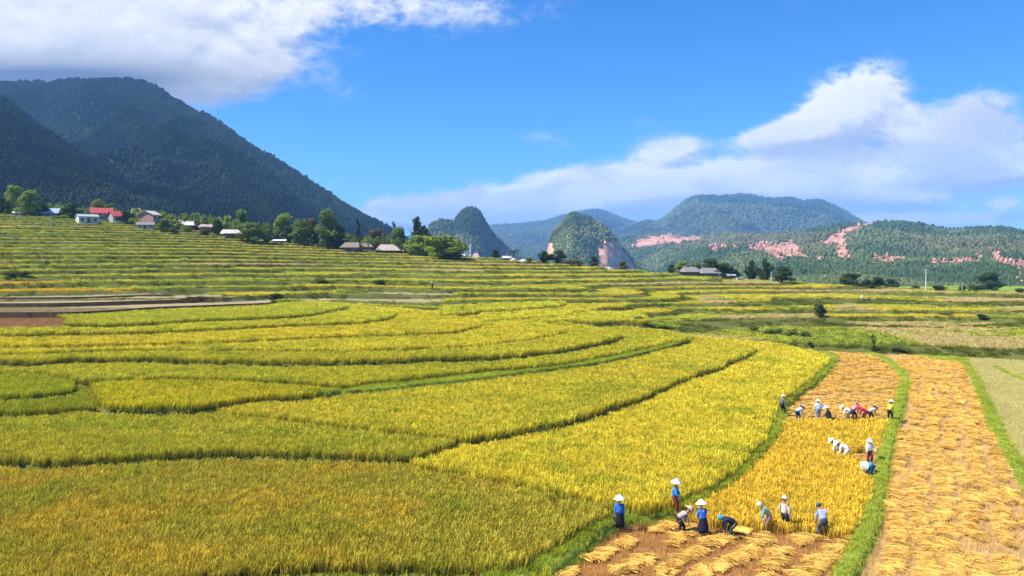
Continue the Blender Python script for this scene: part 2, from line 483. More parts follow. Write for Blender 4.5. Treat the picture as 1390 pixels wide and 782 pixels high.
ZN = dict(grass=0, rice=1, cut=2, pale=3, weed=4, brown=5, pink=6)
def classify(X, Y):
    z, sid, fr, fl, bh, t = ground(X, Y)
    u = X / np.maximum(Y, 1) * F + 695
    row_t = HR + (HC - z - RH) / Y * F
    row_g = HR + (HC - z) / Y * F
    zone = np.full(X.shape, ZN['grass'])
    for i, s in enumerate(slabs):
        m = sid == i
        zone[m] = ZN['rice'] if s['crop'] else ZN['pink']
    zone[sid == SIDX['BK']] = ZN['grass']
    base = sid == -1
    zone[base & pip(u, row_g, CUTA)] = ZN['cut']
    zone[base & pip(u, row_g, CUTB)] = ZN['cut']
    zone[base & pip(u, row_g, CUTC)] = ZN['cut']
    zone[base & pip(u, row_g, PALE)] = ZN['pale']
    zone[base & pip(u, row_t, F0)] = ZN['rice']
    h1 = base & pip(u, row_t, H1)
    zone[h1] = ZN['rice']
    zone[base & pip(u, row_t, NOTCH)] = ZN['cut']
    zone[pip(u, row_g, BROWN) & ((sid == SIDX['F10']) | (sid == SIDX['F11']))] = ZN['brown']
    hl = sid == 100
    tread = hl & (fr < RISE(u))
    zone[tread] = ZN['rice']
    zone[tread & pip(u, row_g, PINK)] = ZN['pink']
    seg = np.floor(X / 30 + _hash(fl, np.zeros_like(fl), 12) * 7)
    zone[tread & (_hash(fl, seg, 8) > .6) & pip(u, row_g, STRIPS)] = ZN['pink']
    weed = [(600,402),(700,398),(760,404),(860,428),(900,438),(960,452),(930,462),(820,446),(600,412)]
    weed2 = [(880,437),(960,432),(1080,440),(1190,452),(1250,470),(1300,480),(1180,480),(1120,473),(1000,459),(930,456),(880,445)]
    zone[hl & pip(u, row_g, weed2)] = ZN['weed']
    zone[tread & (fbm(X / 16, Y / 7, 4, 202) > np.interp(u, [0, 700, 1000, 1390], [.61, .63, .65, .66])) & (t > .04)] = ZN['weed']
    zone[hl & (fr >= RISE(u))] = ZN['grass']
    zone[hl & (t > 0.995)] = ZN['weed']
    zone[bh > 0.05] = ZN['grass']
    return z, sid, fr, fl, bh, t, u, row_g, row_t, zone

def mat_vcol(name, rough=0.9, bump=0.5, scale=3.0, vary=0.35):
    m, nt, out = new_mat(name)
    at = nt.new('ShaderNodeAttribute', attribute_name='tint')
    geo = nt.new('ShaderNodeNewGeometry')
    n = nt.noise(geo.outputs['Position'], scale, 6, 0.65)
    f = nt.lin(n, 0.3, 0.7, 1 - vary, 1 + vary)
    v = nt.new('ShaderNodeVectorMath', operation='SCALE')
    nt.l.new(at.outputs['Color'], v.inputs[0]); nt.l.new(f, v.inputs['Scale'])
    b = nt.new('ShaderNodeBsdfDiffuse')
    nt.l.new(v.outputs[0], b.inputs['Color'])
    bp = nt.new('ShaderNodeBump')
    bp.inputs['Strength'].default_value = bump; bp.inputs['Distance'].default_value = 0.15
    nt.l.new(n, bp.inputs['Height']); nt.l.new(bp.outputs[0], b.inputs['Normal'])
    nt.l.new(b.outputs[0], out.inputs['Surface'])
    return m

us = np.arange(-420, 1820, 3.0)
ys = np.concatenate([np.arange(12, 24, .5), np.arange(24, 62, .11), np.arange(62, 125, .15), np.arange(125, 300, .34)])
U, YY = np.meshgrid(us, ys)
XX = (U - 695) / F * YY
z, sid, fr, fl, bh, tt, u_, rg, rt, zone = classify(XX, YY)
z = z + (fbm(XX * 1.2, YY * 1.2, 3, 90) - .5) * np.where(zone == 0, .16, .06) + np.where(sid == 100, (fbm(XX * .5, YY * .5, 3, 91) - .5) * .35, 0)
cc = np.zeros(XX.shape + (3,))
soil = np.array((.115, .085, .045)); grass = np.array((.16, .22, .035)); 
cc[:] = grass * 1.15
nz = fbm(XX / 4, YY / 2, 4, 55)[..., None]
cc = cc * (0.65 + .7 * nz)
cc[(zone == 1) & (sid != 100)] = (.13, .125, .03)
crop = crop_colour(XX, YY, sid, fl, u_, rt)
mm = (zone == 1) & (sid == 100); cc[mm] = crop[mm] * .62
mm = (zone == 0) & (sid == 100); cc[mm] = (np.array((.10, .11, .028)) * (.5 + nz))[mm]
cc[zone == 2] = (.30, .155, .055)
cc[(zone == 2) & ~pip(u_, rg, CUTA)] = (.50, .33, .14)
cc[zone == 6] = (.30, .235, .135)
cc[zone == 3] = (.34, .30, .11)
cc[zone == 4] = (.10, .13, .03)
cc[(sid == 100) & (tt > .985)] = (.05, .065, .018)
cc[zone == 5] = (.30, .17, .085)
for s in slabs:      # dark brown strip along the near edges of these terraces
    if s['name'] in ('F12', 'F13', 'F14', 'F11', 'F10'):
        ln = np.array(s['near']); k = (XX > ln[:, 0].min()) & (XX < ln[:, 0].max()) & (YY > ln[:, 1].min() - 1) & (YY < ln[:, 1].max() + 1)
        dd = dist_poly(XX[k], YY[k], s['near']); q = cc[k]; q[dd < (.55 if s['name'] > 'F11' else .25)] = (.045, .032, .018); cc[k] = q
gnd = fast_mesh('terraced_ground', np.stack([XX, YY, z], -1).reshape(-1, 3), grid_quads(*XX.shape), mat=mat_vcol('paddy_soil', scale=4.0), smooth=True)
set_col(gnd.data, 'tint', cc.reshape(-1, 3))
tag(gnd, kind='structure')
print('ground verts', XX.size)

# ------------------------------------------------------------------ plant pieces for scattering
def blades_mesh(name, n, R, h, hv, w, lean, droop, mat, seg=2, ear=0.0, base_shade=0.6, lay=False):
    """a clump of n narrow bent leaves; 'hgt' carries height for leaf/ear colouring"""
    r = np.random.default_rng(abs(hash(name)) % 9999 if False else sum(map(ord, name)))
    V = []; T = []; Hh = []
    for i in range(n):
        a = r.uniform(0, 2 * np.pi); rad = R * math.sqrt(r.uniform())
        x, y = rad * math.cos(a), rad * math.sin(a)
        b = r.uniform(0, 2 * np.pi); hh = h * r.uniform(1 - hv, 1); ln = lean * r.uniform(.3, 1.2)
        side = b + np.pi / 2 + r.uniform(-.5, .5)
        ww = w * r.uniform(.6, 1.2)
        k0 = len(V); rv = r.uniform()
        for s in range(seg + 1):
            f = s / seg
            px_ = x + math.cos(b) * ln * hh * f ** 2; py_ = y + math.sin(b) * ln * hh * f ** 2
            pz = hh * (f - droop * f ** 3)
            wd = ww * (1 - f * .25 if ear else 1 - f * .8) * (.5 if s == 0 else 1)
            if ear and s == seg: wd = ww * ear
            V += [(px_ - math.cos(side) * wd / 2, py_ - math.sin(side) * wd / 2, pz), (px_ + math.cos(side) * wd / 2, py_ + math.sin(side) * wd / 2, pz)]
            Hh += [(f, rv, 0)] * 2
        for s in range(seg):
            a0 = k0 + 2 * s
            T.append((a0, a0 + 1, a0 + 3, a0 + 2))
    o = fast_mesh(name, np.array(V), np.array(T), mat=mat, smooth=False, link=False)
    set_col(o.data, 'hgt', np.array(Hh))
    return o

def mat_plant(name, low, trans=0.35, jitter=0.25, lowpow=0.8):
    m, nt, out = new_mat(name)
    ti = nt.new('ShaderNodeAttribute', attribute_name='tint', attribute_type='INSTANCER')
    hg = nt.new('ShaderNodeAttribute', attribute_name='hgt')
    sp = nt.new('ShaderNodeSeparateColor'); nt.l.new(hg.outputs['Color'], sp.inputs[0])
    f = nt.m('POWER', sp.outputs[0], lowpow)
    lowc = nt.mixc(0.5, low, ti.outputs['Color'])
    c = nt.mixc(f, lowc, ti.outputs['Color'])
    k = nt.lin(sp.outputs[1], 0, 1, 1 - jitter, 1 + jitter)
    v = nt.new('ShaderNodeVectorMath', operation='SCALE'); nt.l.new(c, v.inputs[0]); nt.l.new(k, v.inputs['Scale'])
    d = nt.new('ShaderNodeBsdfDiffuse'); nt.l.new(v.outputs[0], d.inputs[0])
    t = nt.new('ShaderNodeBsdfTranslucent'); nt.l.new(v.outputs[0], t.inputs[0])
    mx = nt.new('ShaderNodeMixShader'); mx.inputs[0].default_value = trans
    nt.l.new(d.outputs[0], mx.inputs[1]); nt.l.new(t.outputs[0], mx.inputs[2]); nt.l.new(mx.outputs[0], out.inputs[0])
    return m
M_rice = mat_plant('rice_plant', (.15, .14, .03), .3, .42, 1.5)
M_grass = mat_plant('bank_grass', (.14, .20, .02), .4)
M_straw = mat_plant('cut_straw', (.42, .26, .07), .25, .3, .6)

def src_collection(name, objs):
    c = bpy.data.collections.new(name)
    for o in objs: c.objects.link(o)
    return c
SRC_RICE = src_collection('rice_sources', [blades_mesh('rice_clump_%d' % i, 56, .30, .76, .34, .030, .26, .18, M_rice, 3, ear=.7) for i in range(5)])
SRC_GRASS = src_collection('grass_sources', [blades_mesh('grass_clump_%d' % i, 44, .26, .30, .5, .026, .5, .3, M_grass, 2) for i in range(4)])
SRC_STUB = src_collection('stubble_sources', [blades_mesh('stubble_clump_%d' % i, 30, .30, .17, .5, .024, .35, .1, M_straw, 1) for i in range(3)])
def straw_pile(name, n, L, Wd, Ht):
    r = np.random.default_rng(sum(map(ord, name)))
    V = []; Q = []; Hh = []
    for i in range(n):
        a = r.normal(0, .45) ; L1 = L * r.uniform(.7, 1.05)
        cx, cy = r.uniform(-.12, .12) * L, r.normal(0, Wd * .42)
        top = Ht * max(0.05, (1 - (cy / Wd) ** 2)) * r.uniform(.2, 1)
        bend = r.normal(0, .12); w = r.uniform(.014, .026); rv = r.uniform()
        k0 = len(V); sg = 4
        for s in range(sg + 1):
            f = s / sg
            x = cx + (f - .5) * L1; y = cy + math.sin(a) * (f - .5) * L1 + bend * (f - .5) ** 2 * 2 + (cy * .7) * f ** 2
            zz = top * (1 - (2 * f - 1) ** 2 * .55) + .02 + r.uniform(-.01, .012)
            wd = w * (1.0 if f < .55 else 2.0) * (.5 if s in (0, sg) else 1)
            V += [(x, y - wd / 2, zz + r.uniform(-.01, .01)), (x, y + wd / 2, zz + r.uniform(-.01, .01))]; Hh += [(f, rv, 0)] * 2
        for s in range(sg):
            a0 = k0 + 2 * s; Q.append((a0, a0 + 1, a0 + 3, a0 + 2))
    o = fast_mesh(name, np.array(V), np.array(Q), mat=M_straw, smooth=False, link=False)
    set_col(o.data, 'hgt', np.array(Hh))
    return o
SRC_PILE = src_collection('straw_sources', [straw_pile('straw_pile_%d' % i, 84, .80, .27, .13) for i in range(4)])

def weed_mesh(name, n, R, H, ls, mat):
    r = np.random.default_rng(sum(map(ord, name)))
    p = r.normal(size=(n, 3)); p /= np.linalg.norm(p, axis=1)[:, None]
    p *= (r.uniform(.35, 1, n) ** .5)[:, None]
    c = p * [R, R, H * .55] + [0, 0, H * .5]
    c[:, 2] = np.abs(c[:, 2])
    q = r.normal(size=(n, 3)); q[:, 2] = np.abs(q[:, 2]) + .4; q /= np.linalg.norm(q, axis=1)[:, None]
    a = np.cross(q, r.normal(size=(n, 3))); a /= np.linalg.norm(a, axis=1)[:, None]; b = np.cross(q, a)
    s = (ls * r.uniform(.6, 1.3, n))[:, None]
    co = np.stack([c - a * s, c - b * s * .55, c + a * s, c + b * s * .55], 1).reshape(-1, 3)
    o = fast_mesh(name, co, np.arange(4 * n).reshape(-1, 4), mat=mat, smooth=False, link=False)
    hh = np.repeat(np.stack([.4 + .6 * (c[:, 2] / H), r.uniform(size=n), 0 * c[:, 0]], 1), 4, 0)
    set_col(o.data, 'hgt', hh)
    return o
SRC_WEED = src_collection('weed_sources', [weed_mesh('weed_clump_%d' % i, 130, .55, .6, .085, M_grass) for i in range(4)])

def scatter(name, pts, rot, scl, tint, src, n_src, label=None, cat=None, kind='stuff'):
    me = bpy.data.meshes.new(name)
    me.vertices.add(len(pts)); me.vertices.foreach_set('co', np.asarray(pts, np.float32).ravel())
    a = me.attributes.new('rot', 'FLOAT_VECTOR', 'POINT'); a.data.foreach_set('vector', np.asarray(rot, np.float32).ravel())
    a = me.attributes.new('scl', 'FLOAT_VECTOR', 'POINT'); a.data.foreach_set('vector', np.asarray(scl, np.float32).ravel())
    a = me.attributes.new('pick', 'INT', 'POINT'); a.data.foreach_set('value', rng.integers(0, n_src, len(pts)).astype(np.int32))
    set_col(me, 'tint', tint)
    o = bpy.data.objects.new(name, me); COL.objects.link(o)
    ng = bpy.data.node_groups.new(name, 'GeometryNodeTree')
    ng.interface.new_socket('Geometry', in_out='INPUT', socket_type='NodeSocketGeometry')
    ng.interface.new_socket('Geometry', in_out='OUTPUT', socket_type='NodeSocketGeometry')
    N = ng.nodes; L = ng.links
    gi = N.new('NodeGroupInput'); go = N.new('NodeGroupOutput')
    ip = N.new('GeometryNodeInstanceOnPoints'); ci = N.new('GeometryNodeCollectionInfo')
    ci.inputs['Collection'].default_value = src
    ci.inputs['Separate Children'].default_value = True; ci.inputs['Reset Children'].default_value = True
    m2p = N.new('GeometryNodeMeshToPoints')
    L.new(gi.outputs[0], m2p.inputs[0]); L.new(m2p.outputs[0], ip.inputs['Points'])
    L.new(ci.outputs[0], ip.inputs['Instance']); ip.inputs['Pick Instance'].default_value = True
    for nm, ty, sock in (('rot', 'FLOAT_VECTOR', 'Rotation'), ('scl', 'FLOAT_VECTOR', 'Scale'), ('pick', 'INT', 'Instance Index')):
        na = N.new('GeometryNodeInputNamedAttribute'); na.data_type = ty; na.inputs[0].default_value = nm
        L.new(na.outputs[0], ip.inputs[sock])
    L.new(ip.outputs[0], go.inputs[0])
    md = o.modifiers.new('scatter', 'NODES'); md.node_group = ng
    tag(o, label, cat, kind=kind)
    print(name, len(pts))
    return o

def fan_points(u0, u1, y0, y1, spacing):
    """jittered points over a fan-shaped piece of ground"""
    xa = min((u0 - 695) / F * y0, (u0 - 695) / F * y1); xb = max((u1 - 695) / F * y0, (u1 - 695) / F * y1)
    gx, gy = np.meshgrid(np.arange(xa, xb, spacing), np.arange(y0, y1, spacing))
    gx = gx + (np.arange(gx.shape[0]) % 2)[:, None] * spacing * .5
    gx = gx + rng.uniform(-.4, .4, gx.shape) * spacing; gy = gy + rng.uniform(-.4, .4, gy.shape) * spacing
    gx = gx.ravel(); gy = gy.ravel()
    uu = gx / gy * F + 695
    k = (uu > u0) & (uu < u1)
    return gx[k], gy[k]
def rz_rot(n, tilt=0.0):
    r = np.zeros((n, 3)); r[:, 2] = rng.uniform(0, 2 * np.pi, n)
    if tilt: r[:, 0] = rng.normal(0, tilt, n); r[:, 1] = rng.normal(0, tilt, n)
    return r

UL, UR = -130, 1520
allp = {k: [] for k in ('rice', 'stub', 'weed', 'grass')}
for y0, y1, sp in ((26, 48, .29), (48, 75, .36), (75, 112, .50), (112, 170, .85), (170, 275, 1.15)):
    gx, gy = fan_points(UL, UR, y0, y1, sp)
    z, sid, fr, fl, bh, tt, u_, rg, rt, zone = classify(gx, gy)
    big = sp / .32
    col = crop_colour(gx, gy, sid, fl, u_, rt)
    sid_name = sid
    m = (zone == 1) & ((sid != 100) | (tt < .99))
    # the crop keeps back from the foot of the next step
    if y0 < 112:
        for s in slabs:
            if not s['crop']: continue
            ln = np.array(s['near']); k = m & (z < s['z'] - .04) & (gx > ln[:, 0].min() - 1) & (gx < ln[:, 0].max() + 1) & (gy > ln[:, 1].min() - 1) & (gy < ln[:, 1].max() + 1)
            ki = np.nonzero(k)[0]
            if len(ki):
                dd = dist_poly(gx[ki], gy[ki], s['near']); m[ki[dd < .52]] = False
        ki = np.nonzero(m & (sid != 100) & (sid != -1))[0]
    n = m.sum()
    hs = np.where(sid[m] == 100, .62, 1.0) * rng.uniform(.80, 1.12, n) * (1 + .12 * (fbm(gx[m] / 1.7, gy[m] / 1.7, 2, 66) - .5))
    s3 = np.stack([np.full(n, big ** .8), np.full(n, big ** .8), hs], 1)
    c = col[m] * rng.uniform(.74, 1.20, n)[:, None]
    c[:, 0] *= rng.uniform(.92, 1.08, n)
    allp['rice'].append((np.stack([gx[m], gy[m], z[m] - .02], 1), rz_rot(n, .07), s3, c, sid[m]))
    if y0 < 112:
        m = np.isin(zone, (2, 3, 5, 6))
        n = m.sum()
        pal = {2: (.66, .36, .11), 3: (.58, .51, .18), 5: (.34, .18, .08), 6: (.42, .32, .16)}
        c = np.array([pal[int(k)] for k in zone[m]]).reshape(-1, 3)
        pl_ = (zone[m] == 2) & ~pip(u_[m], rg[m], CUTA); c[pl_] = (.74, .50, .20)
        c = c * rng.uniform(.7, 1.25, n)[:, None]
        s3 = np.stack([np.full(n, big), np.full(n, big), rng.uniform(.7, 1.5, n) * np.where(gy[m] < 48, 1.7, 1.2)], 1)
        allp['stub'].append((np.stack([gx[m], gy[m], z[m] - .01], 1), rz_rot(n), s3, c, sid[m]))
    m = (zone == 4) | ((zone == 0) & (sid == 100) & (rng.uniform(size=gx.shape) < .75))
    m &= (sid == 100)
    m &= fbm(gx / 7, gy / 5, 3, 15) > np.where(zone == 4, .30, .46)
    n = m.sum()
    sz = rng.uniform(.45, 1.1, n) * np.where(zone[m] == 4, 1.1, .8) * (.7 + .5 * min(big, 2.5) / 2.5)
    s3 = np.stack([sz * 1.2, sz * 1.2, sz * rng.uniform(.5, .95, n)], 1)
    bank = (zone[m] == 0)
    nn = fbm(gx[m] / 12, gy[m] / 8, 3, 25)[:, None]
    c = (np.array((.34, .40, .05)) * (1 - nn) + np.array((.58, .58, .07)) * nn) * rng.uniform(.45, 1.25, n)[:, None] * np.where(bank, np.interp(u_[m], [600, 950], [.48, .38]), 1.0)[:, None]
    allp['weed'].append((np.stack([gx[m], gy[m], z[m] - .05], 1), rz_rot(n), s3, c, sid[m]))
    if y0 < 112:
        m = (zone == 0) & (sid != 100)
        n = m.sum()
        s3 = np.stack([np.full(n, big), np.full(n, big), rng.uniform(.6, 1.15, n)], 1)
        nn = fbm(gx[m] / 5, gy[m] / 5, 3, 35)[:, None]
        c = (np.array((.44, .52, .05)) * (1 - nn) + np.array((.66, .64, .07)) * nn) * rng.uniform(.7, 1.2, n)[:, None]
        allp['grass'].append((np.stack([gx[m], gy[m], z[m] - .02], 1), rz_rot(n), s3, c, sid[m]))
def merge(k):
    L = allp[k]
    return [np.concatenate([a[i] for a in L]) for i in range(5)]
# grass fringe along the foot of every step
fr_p = []; fr_c = []
for s in slabs:
    ln = np.array(s['near']); seg = np.diff(ln, axis=0); L = np.hypot(seg[:, 0], seg[:, 1])
    if s['name'] in ('F12', 'F13', 'F14'): continue
    um = (ln[:-1, 0] / ln[:-1, 1] * F + 695)
    for a, d, l, uu in zip(ln[:-1], seg, L, um):
        if uu < UL or uu > UR or l < 1e-3: continue
        wide = s['name'] in ('BK', 'F6')
        k = rng.poisson(l * (22 if wide else 12))
        f = rng.uniform(0, 1, k); off = rng.uniform(-.1 if wide else .02, 1.0 if wide else .42, k)
        nx, ny = d[1] / l, -d[0] / l      # to the right of the line's direction = towards the camera
        fr_p.append(np.stack([a[0] + d[0] * f + nx * off, a[1] + d[1] * f + ny * off], 1))
fr_p = np.concatenate(fr_p)
zf, _, _, _, _, _ = ground(fr_p[:, 0], fr_p[:, 1])
n = len(zf)
P3 = np.column_stack([fr_p, zf - .02])
nn = fbm(P3[:, 0] / 4, P3[:, 1] / 4, 3, 36)[:, None]
c = (np.array((.38, .48, .04)) * (1 - nn) + np.array((.62, .62, .06)) * nn) * rng.uniform(.6, 1.2, n)[:, None]
allp['grass'].append((P3, rz_rot(n), np.stack([rng.uniform(.7, 1.2, n)] * 2 + [rng.uniform(.7, 1.5, n)], 1), c, np.zeros(n)))

LAB = {'F1': 'broad orange and olive gold rice filling the lower left foreground', 'F3': 'bright yellow ripe rice in the large central paddy beside the harvested strip',
 'F2': 'greener yellow rice in the paddy just above the foreground one at left', 'F4': 'yellow rice in the long curved paddy above the central one',
 'S1': 'lower green rice wedge at the far left edge', 'F5': 'yellow green rice in the small tongue shaped paddy left of centre', 'S2': 'upper green rice wedge at the far left edge',
 'F6': 'ripe rice on the long terrace above the thick green bank', 'F7': 'ripe rice on the second long terrace above the thick green bank', 'F8': 'bright yellow rice strip on the third long terrace above the bank',
 'F9': 'bright yellow rice on the terrace ending in a rounded tongue left of centre', 'F10': 'yellow rice on the rounded terrace below the brown cut plot', 'F11': 'greenish yellow rice on the uppermost traced terrace below the pinkish shelves',
 'T1': 'yellow rice on a small stepped shelf right of centre', 'T2': 'yellow rice on the small shelf behind the stepped one', 'T3': 'yellow rice on the low shelf before the weedy bank'}
Pm, Rm, Sm, Cm, Im = merge('rice')
for s in slabs:
    if not s['crop']: continue
    k = Im == SIDX[s['name']]
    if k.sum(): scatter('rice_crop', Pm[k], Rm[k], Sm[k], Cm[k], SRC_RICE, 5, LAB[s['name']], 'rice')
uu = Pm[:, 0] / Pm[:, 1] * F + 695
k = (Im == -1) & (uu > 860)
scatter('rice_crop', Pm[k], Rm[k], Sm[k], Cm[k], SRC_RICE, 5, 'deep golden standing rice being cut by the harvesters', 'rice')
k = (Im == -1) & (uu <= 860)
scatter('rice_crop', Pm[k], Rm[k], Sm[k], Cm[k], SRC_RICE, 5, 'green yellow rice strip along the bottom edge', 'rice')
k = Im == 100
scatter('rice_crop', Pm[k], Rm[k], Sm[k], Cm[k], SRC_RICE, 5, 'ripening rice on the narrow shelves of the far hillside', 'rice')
a = merge('stub'); scatter('stubble', a[0], a[1], a[2], a[3], SRC_STUB, 3, 'short orange brown stubble left standing in the cut paddies', 'stubble')
a = merge('weed'); scatter('weeds', a[0], a[1], a[2], a[3], SRC_WEED, 4, 'green weeds and shrubs on the banks between the hillside shelves', 'weeds')
a = merge('grass'); scatter('grass', a[0], a[1], a[2], a[3], SRC_GRASS, 4, 'short green grass on the paddy bunds and terrace banks', 'grass')

# swaths of cut rice laid out to dry
sp = []; srot = []
def in_zone(x, y): 
    return classify(x, y)
# right strip: rows running away from the camera
gx, gy = [], []
rowdir = np.array([P(1265, 480, 0)[0] - P(1265, 782, 0)[0], P(1265, 480, 0)[1] - P(1265, 782, 0)[1]])
o0 = np.array(P(1190, 782, 0)); o1 = np.array(P(1218, 500, 0)); dvec = (o1 - o0); Lr = np.linalg.norm(dvec); dvec /= Lr; nvec = np.array((dvec[1], -dvec[0]))
for k in range(0, 30):
    off = .50 + k * 1.12
    for s_ in np.arange(-8, Lr + 12, .25):
        if vnoise(s_ * .9, k * 7.7, 2) < .24: continue
        p = o0 + dvec * s_ + nvec * (off + .22 * math.sin(s_ * .35 + k) + rng.normal(0, .16))
        gx.append(p[0]); gy.append(p[1])
gx = np.array(gx); gy = np.array(gy)
r = classify(gx, gy); k = (r[9] == 2) & pip(r[6], r[7], CUTC)
n = k.sum(); sp.append(np.stack([gx[k], gy[k], r[0][k] + .10], 1)); rr = np.zeros((n, 3)); rr[:, 2] = math.atan2(nvec[1], nvec[0]) + rng.normal(0, .38, n); rr[:, 0] = rng.normal(0, .12, n); srot.append(rr)
# near plot: shorter swaths lying across, slanting up to the right
gx, gy = [], []
for k in range(-9, 12):
    for s_ in np.arange(-3, 22, .24):
        if vnoise(s_ * .42 + k * 5.3, k * 3.1, 7) < .27: continue
        x = 2.0 + k * 1.22 + s_ * .66 + rng.normal(0, .15); y = 27.5 - k * .75 + s_ * .70 + .3 * math.sin(s_ * .8 + k * 2) + rng.normal(0, .2)
        gx.append(x); gy.append(y)
gx = np.array(gx); gy = np.array(gy)
r = classify(gx, gy); k = (r[9] == 2) & pip(r[6], r[7], CUTA)
n = k.sum(); sp.append(np.stack([gx[k], gy[k], r[0][k] + .10], 1)); rr = np.zeros((n, 3)); rr[:, 2] = rng.normal(-.25, .55, n); rr[:, 0] = rng.normal(0, .14, n); srot.append(rr)
# far plot behind the standing rice: wavy rows across
gx, gy = fan_points(1040, 1240, 52, 99, .52)
k = vnoise(gx * .5, gy * 1.6, 4) > .34
gx = gx[k]; gy = gy[k]
r = classify(gx, gy); k = (r[9] == 2) & pip(r[6], r[7], CUTB)
n = k.sum(); sp.append(np.stack([gx[k], gy[k], r[0][k] + .10], 1)); rr = np.zeros((n, 3)); rr[:, 2] = rng.normal(.2, .4, n); srot.append(rr)
# a few armfuls in the notch
q = [P(px, rw, 0) for px, rw in ((1160,626),(1168,622),(1176,628),(1170,634),(1180,640),(1184,648),(1178,650),(1186,655),(1180,662))]
n = len(q); sp.append(np.array([(a, b, .12) for a, b in q])); rr = np.zeros((n, 3)); rr[:, 2] = rng.uniform(0, 3, n); srot.append(rr)
sp = np.concatenate(sp); srot = np.concatenate(srot); n = len(sp)
c = np.array((.88, .57, .13)) * rng.uniform(.80, 1.16, n)[:, None]
sc = rng.uniform(.62, 1.08, n)
scatter('cut_rice', sp, srot, np.stack([sc, sc, sc * rng.uniform(.8, 1.3, n)], 1), c, SRC_PILE, 4, 'golden swaths of cut rice laid to dry on the harvested paddies', 'cut rice')
# ------------------------------------------------------------------ mountains, hills, valley floor
def interp_u(pts, smooth=5):
    a = np.arange(-1200, 2600)
    y = np.interp(a, [p[0] for p in pts], [p[1] for p in pts])
    if smooth > 1: y = np.convolve(np.pad(y, smooth // 2, mode='edge'), np.ones(smooth) / smooth, 'valid')[:len(a)]
    return lambda u: np.interp(u, a, y)
def mat_forest_floor(name, s1, s2, bump=8.0):
    m, nt, out = new_mat(name)
    at = nt.new('ShaderNodeAttribute', attribute_name='tint')
    geo = nt.new('ShaderNodeNewGeometry')
    n = nt.noise(geo.outputs['Position'], s1, 8, 0.68)
    n2 = nt.noise(geo.outputs['Position'], s2, 5, 0.6)
    f = nt.lin(n, 0.3, 0.7, 0.45, 1.5)
    v = nt.new('ShaderNodeVectorMath', operation='SCALE'); nt.l.new(at.outputs['Color'], v.inputs[0]); nt.l.new(f, v.inputs['Scale'])
    c = nt.mixc(nt.smooth(n2, .45, .7), v.outputs[0], nt.mixc(.5, v.outputs[0], (.12, .13, .04)))
    b = nt.new('ShaderNodeBsdfDiffuse'); nt.l.new(c, b.inputs['Color'])
    bp = nt.new('ShaderNodeBump'); bp.inputs['Strength'].default_value = 1.0; bp.inputs['Distance'].default_value = bump
    nt.l.new(n, bp.inputs['Height']); nt.l.new(bp.outputs[0], b.inputs['Normal']); nt.l.new(b.outputs[0], out.inputs['Surface'])
    return m
M_mtn_near = mat_forest_floor('forested_slope', 0.06, 0.008, 5)
M_mtn_far = mat_forest_floor('far_slope', 0.045, 0.004, 30)

def crown_lump(name, mat, cone=False):
    import bmesh
    r = np.random.default_rng(sum(map(ord, name)))
    bm = bmesh.new(); bmesh.ops.create_icosphere(bm, subdivisions=2, radius=1.0)
    co = np.array([v.co[:] for v in bm.verts]); fc = np.array([[v.index for v in f.verts] for f in bm.faces]); bm.free()
    co = co * (1 + (r.uniform(size=len(co))[:, None] - .5) * .62)
    if cone: co[:, :2] *= np.clip(1.05 - .5 * (co[:, 2:3] + .2), .15, 1.2)
    co[:, 2] = co[:, 2] * 1.1 + .55
    o = fast_mesh(name, co, tris=fc, mat=mat, smooth=False, link=False)
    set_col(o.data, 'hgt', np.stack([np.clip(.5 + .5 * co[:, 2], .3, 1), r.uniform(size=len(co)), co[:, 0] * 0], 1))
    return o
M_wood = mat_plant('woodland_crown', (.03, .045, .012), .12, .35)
SRC_WOOD = src_collection('woodland_sources', [crown_lump('crown_lump_%d' % i, M_wood, i > 4) for i in range(6)])

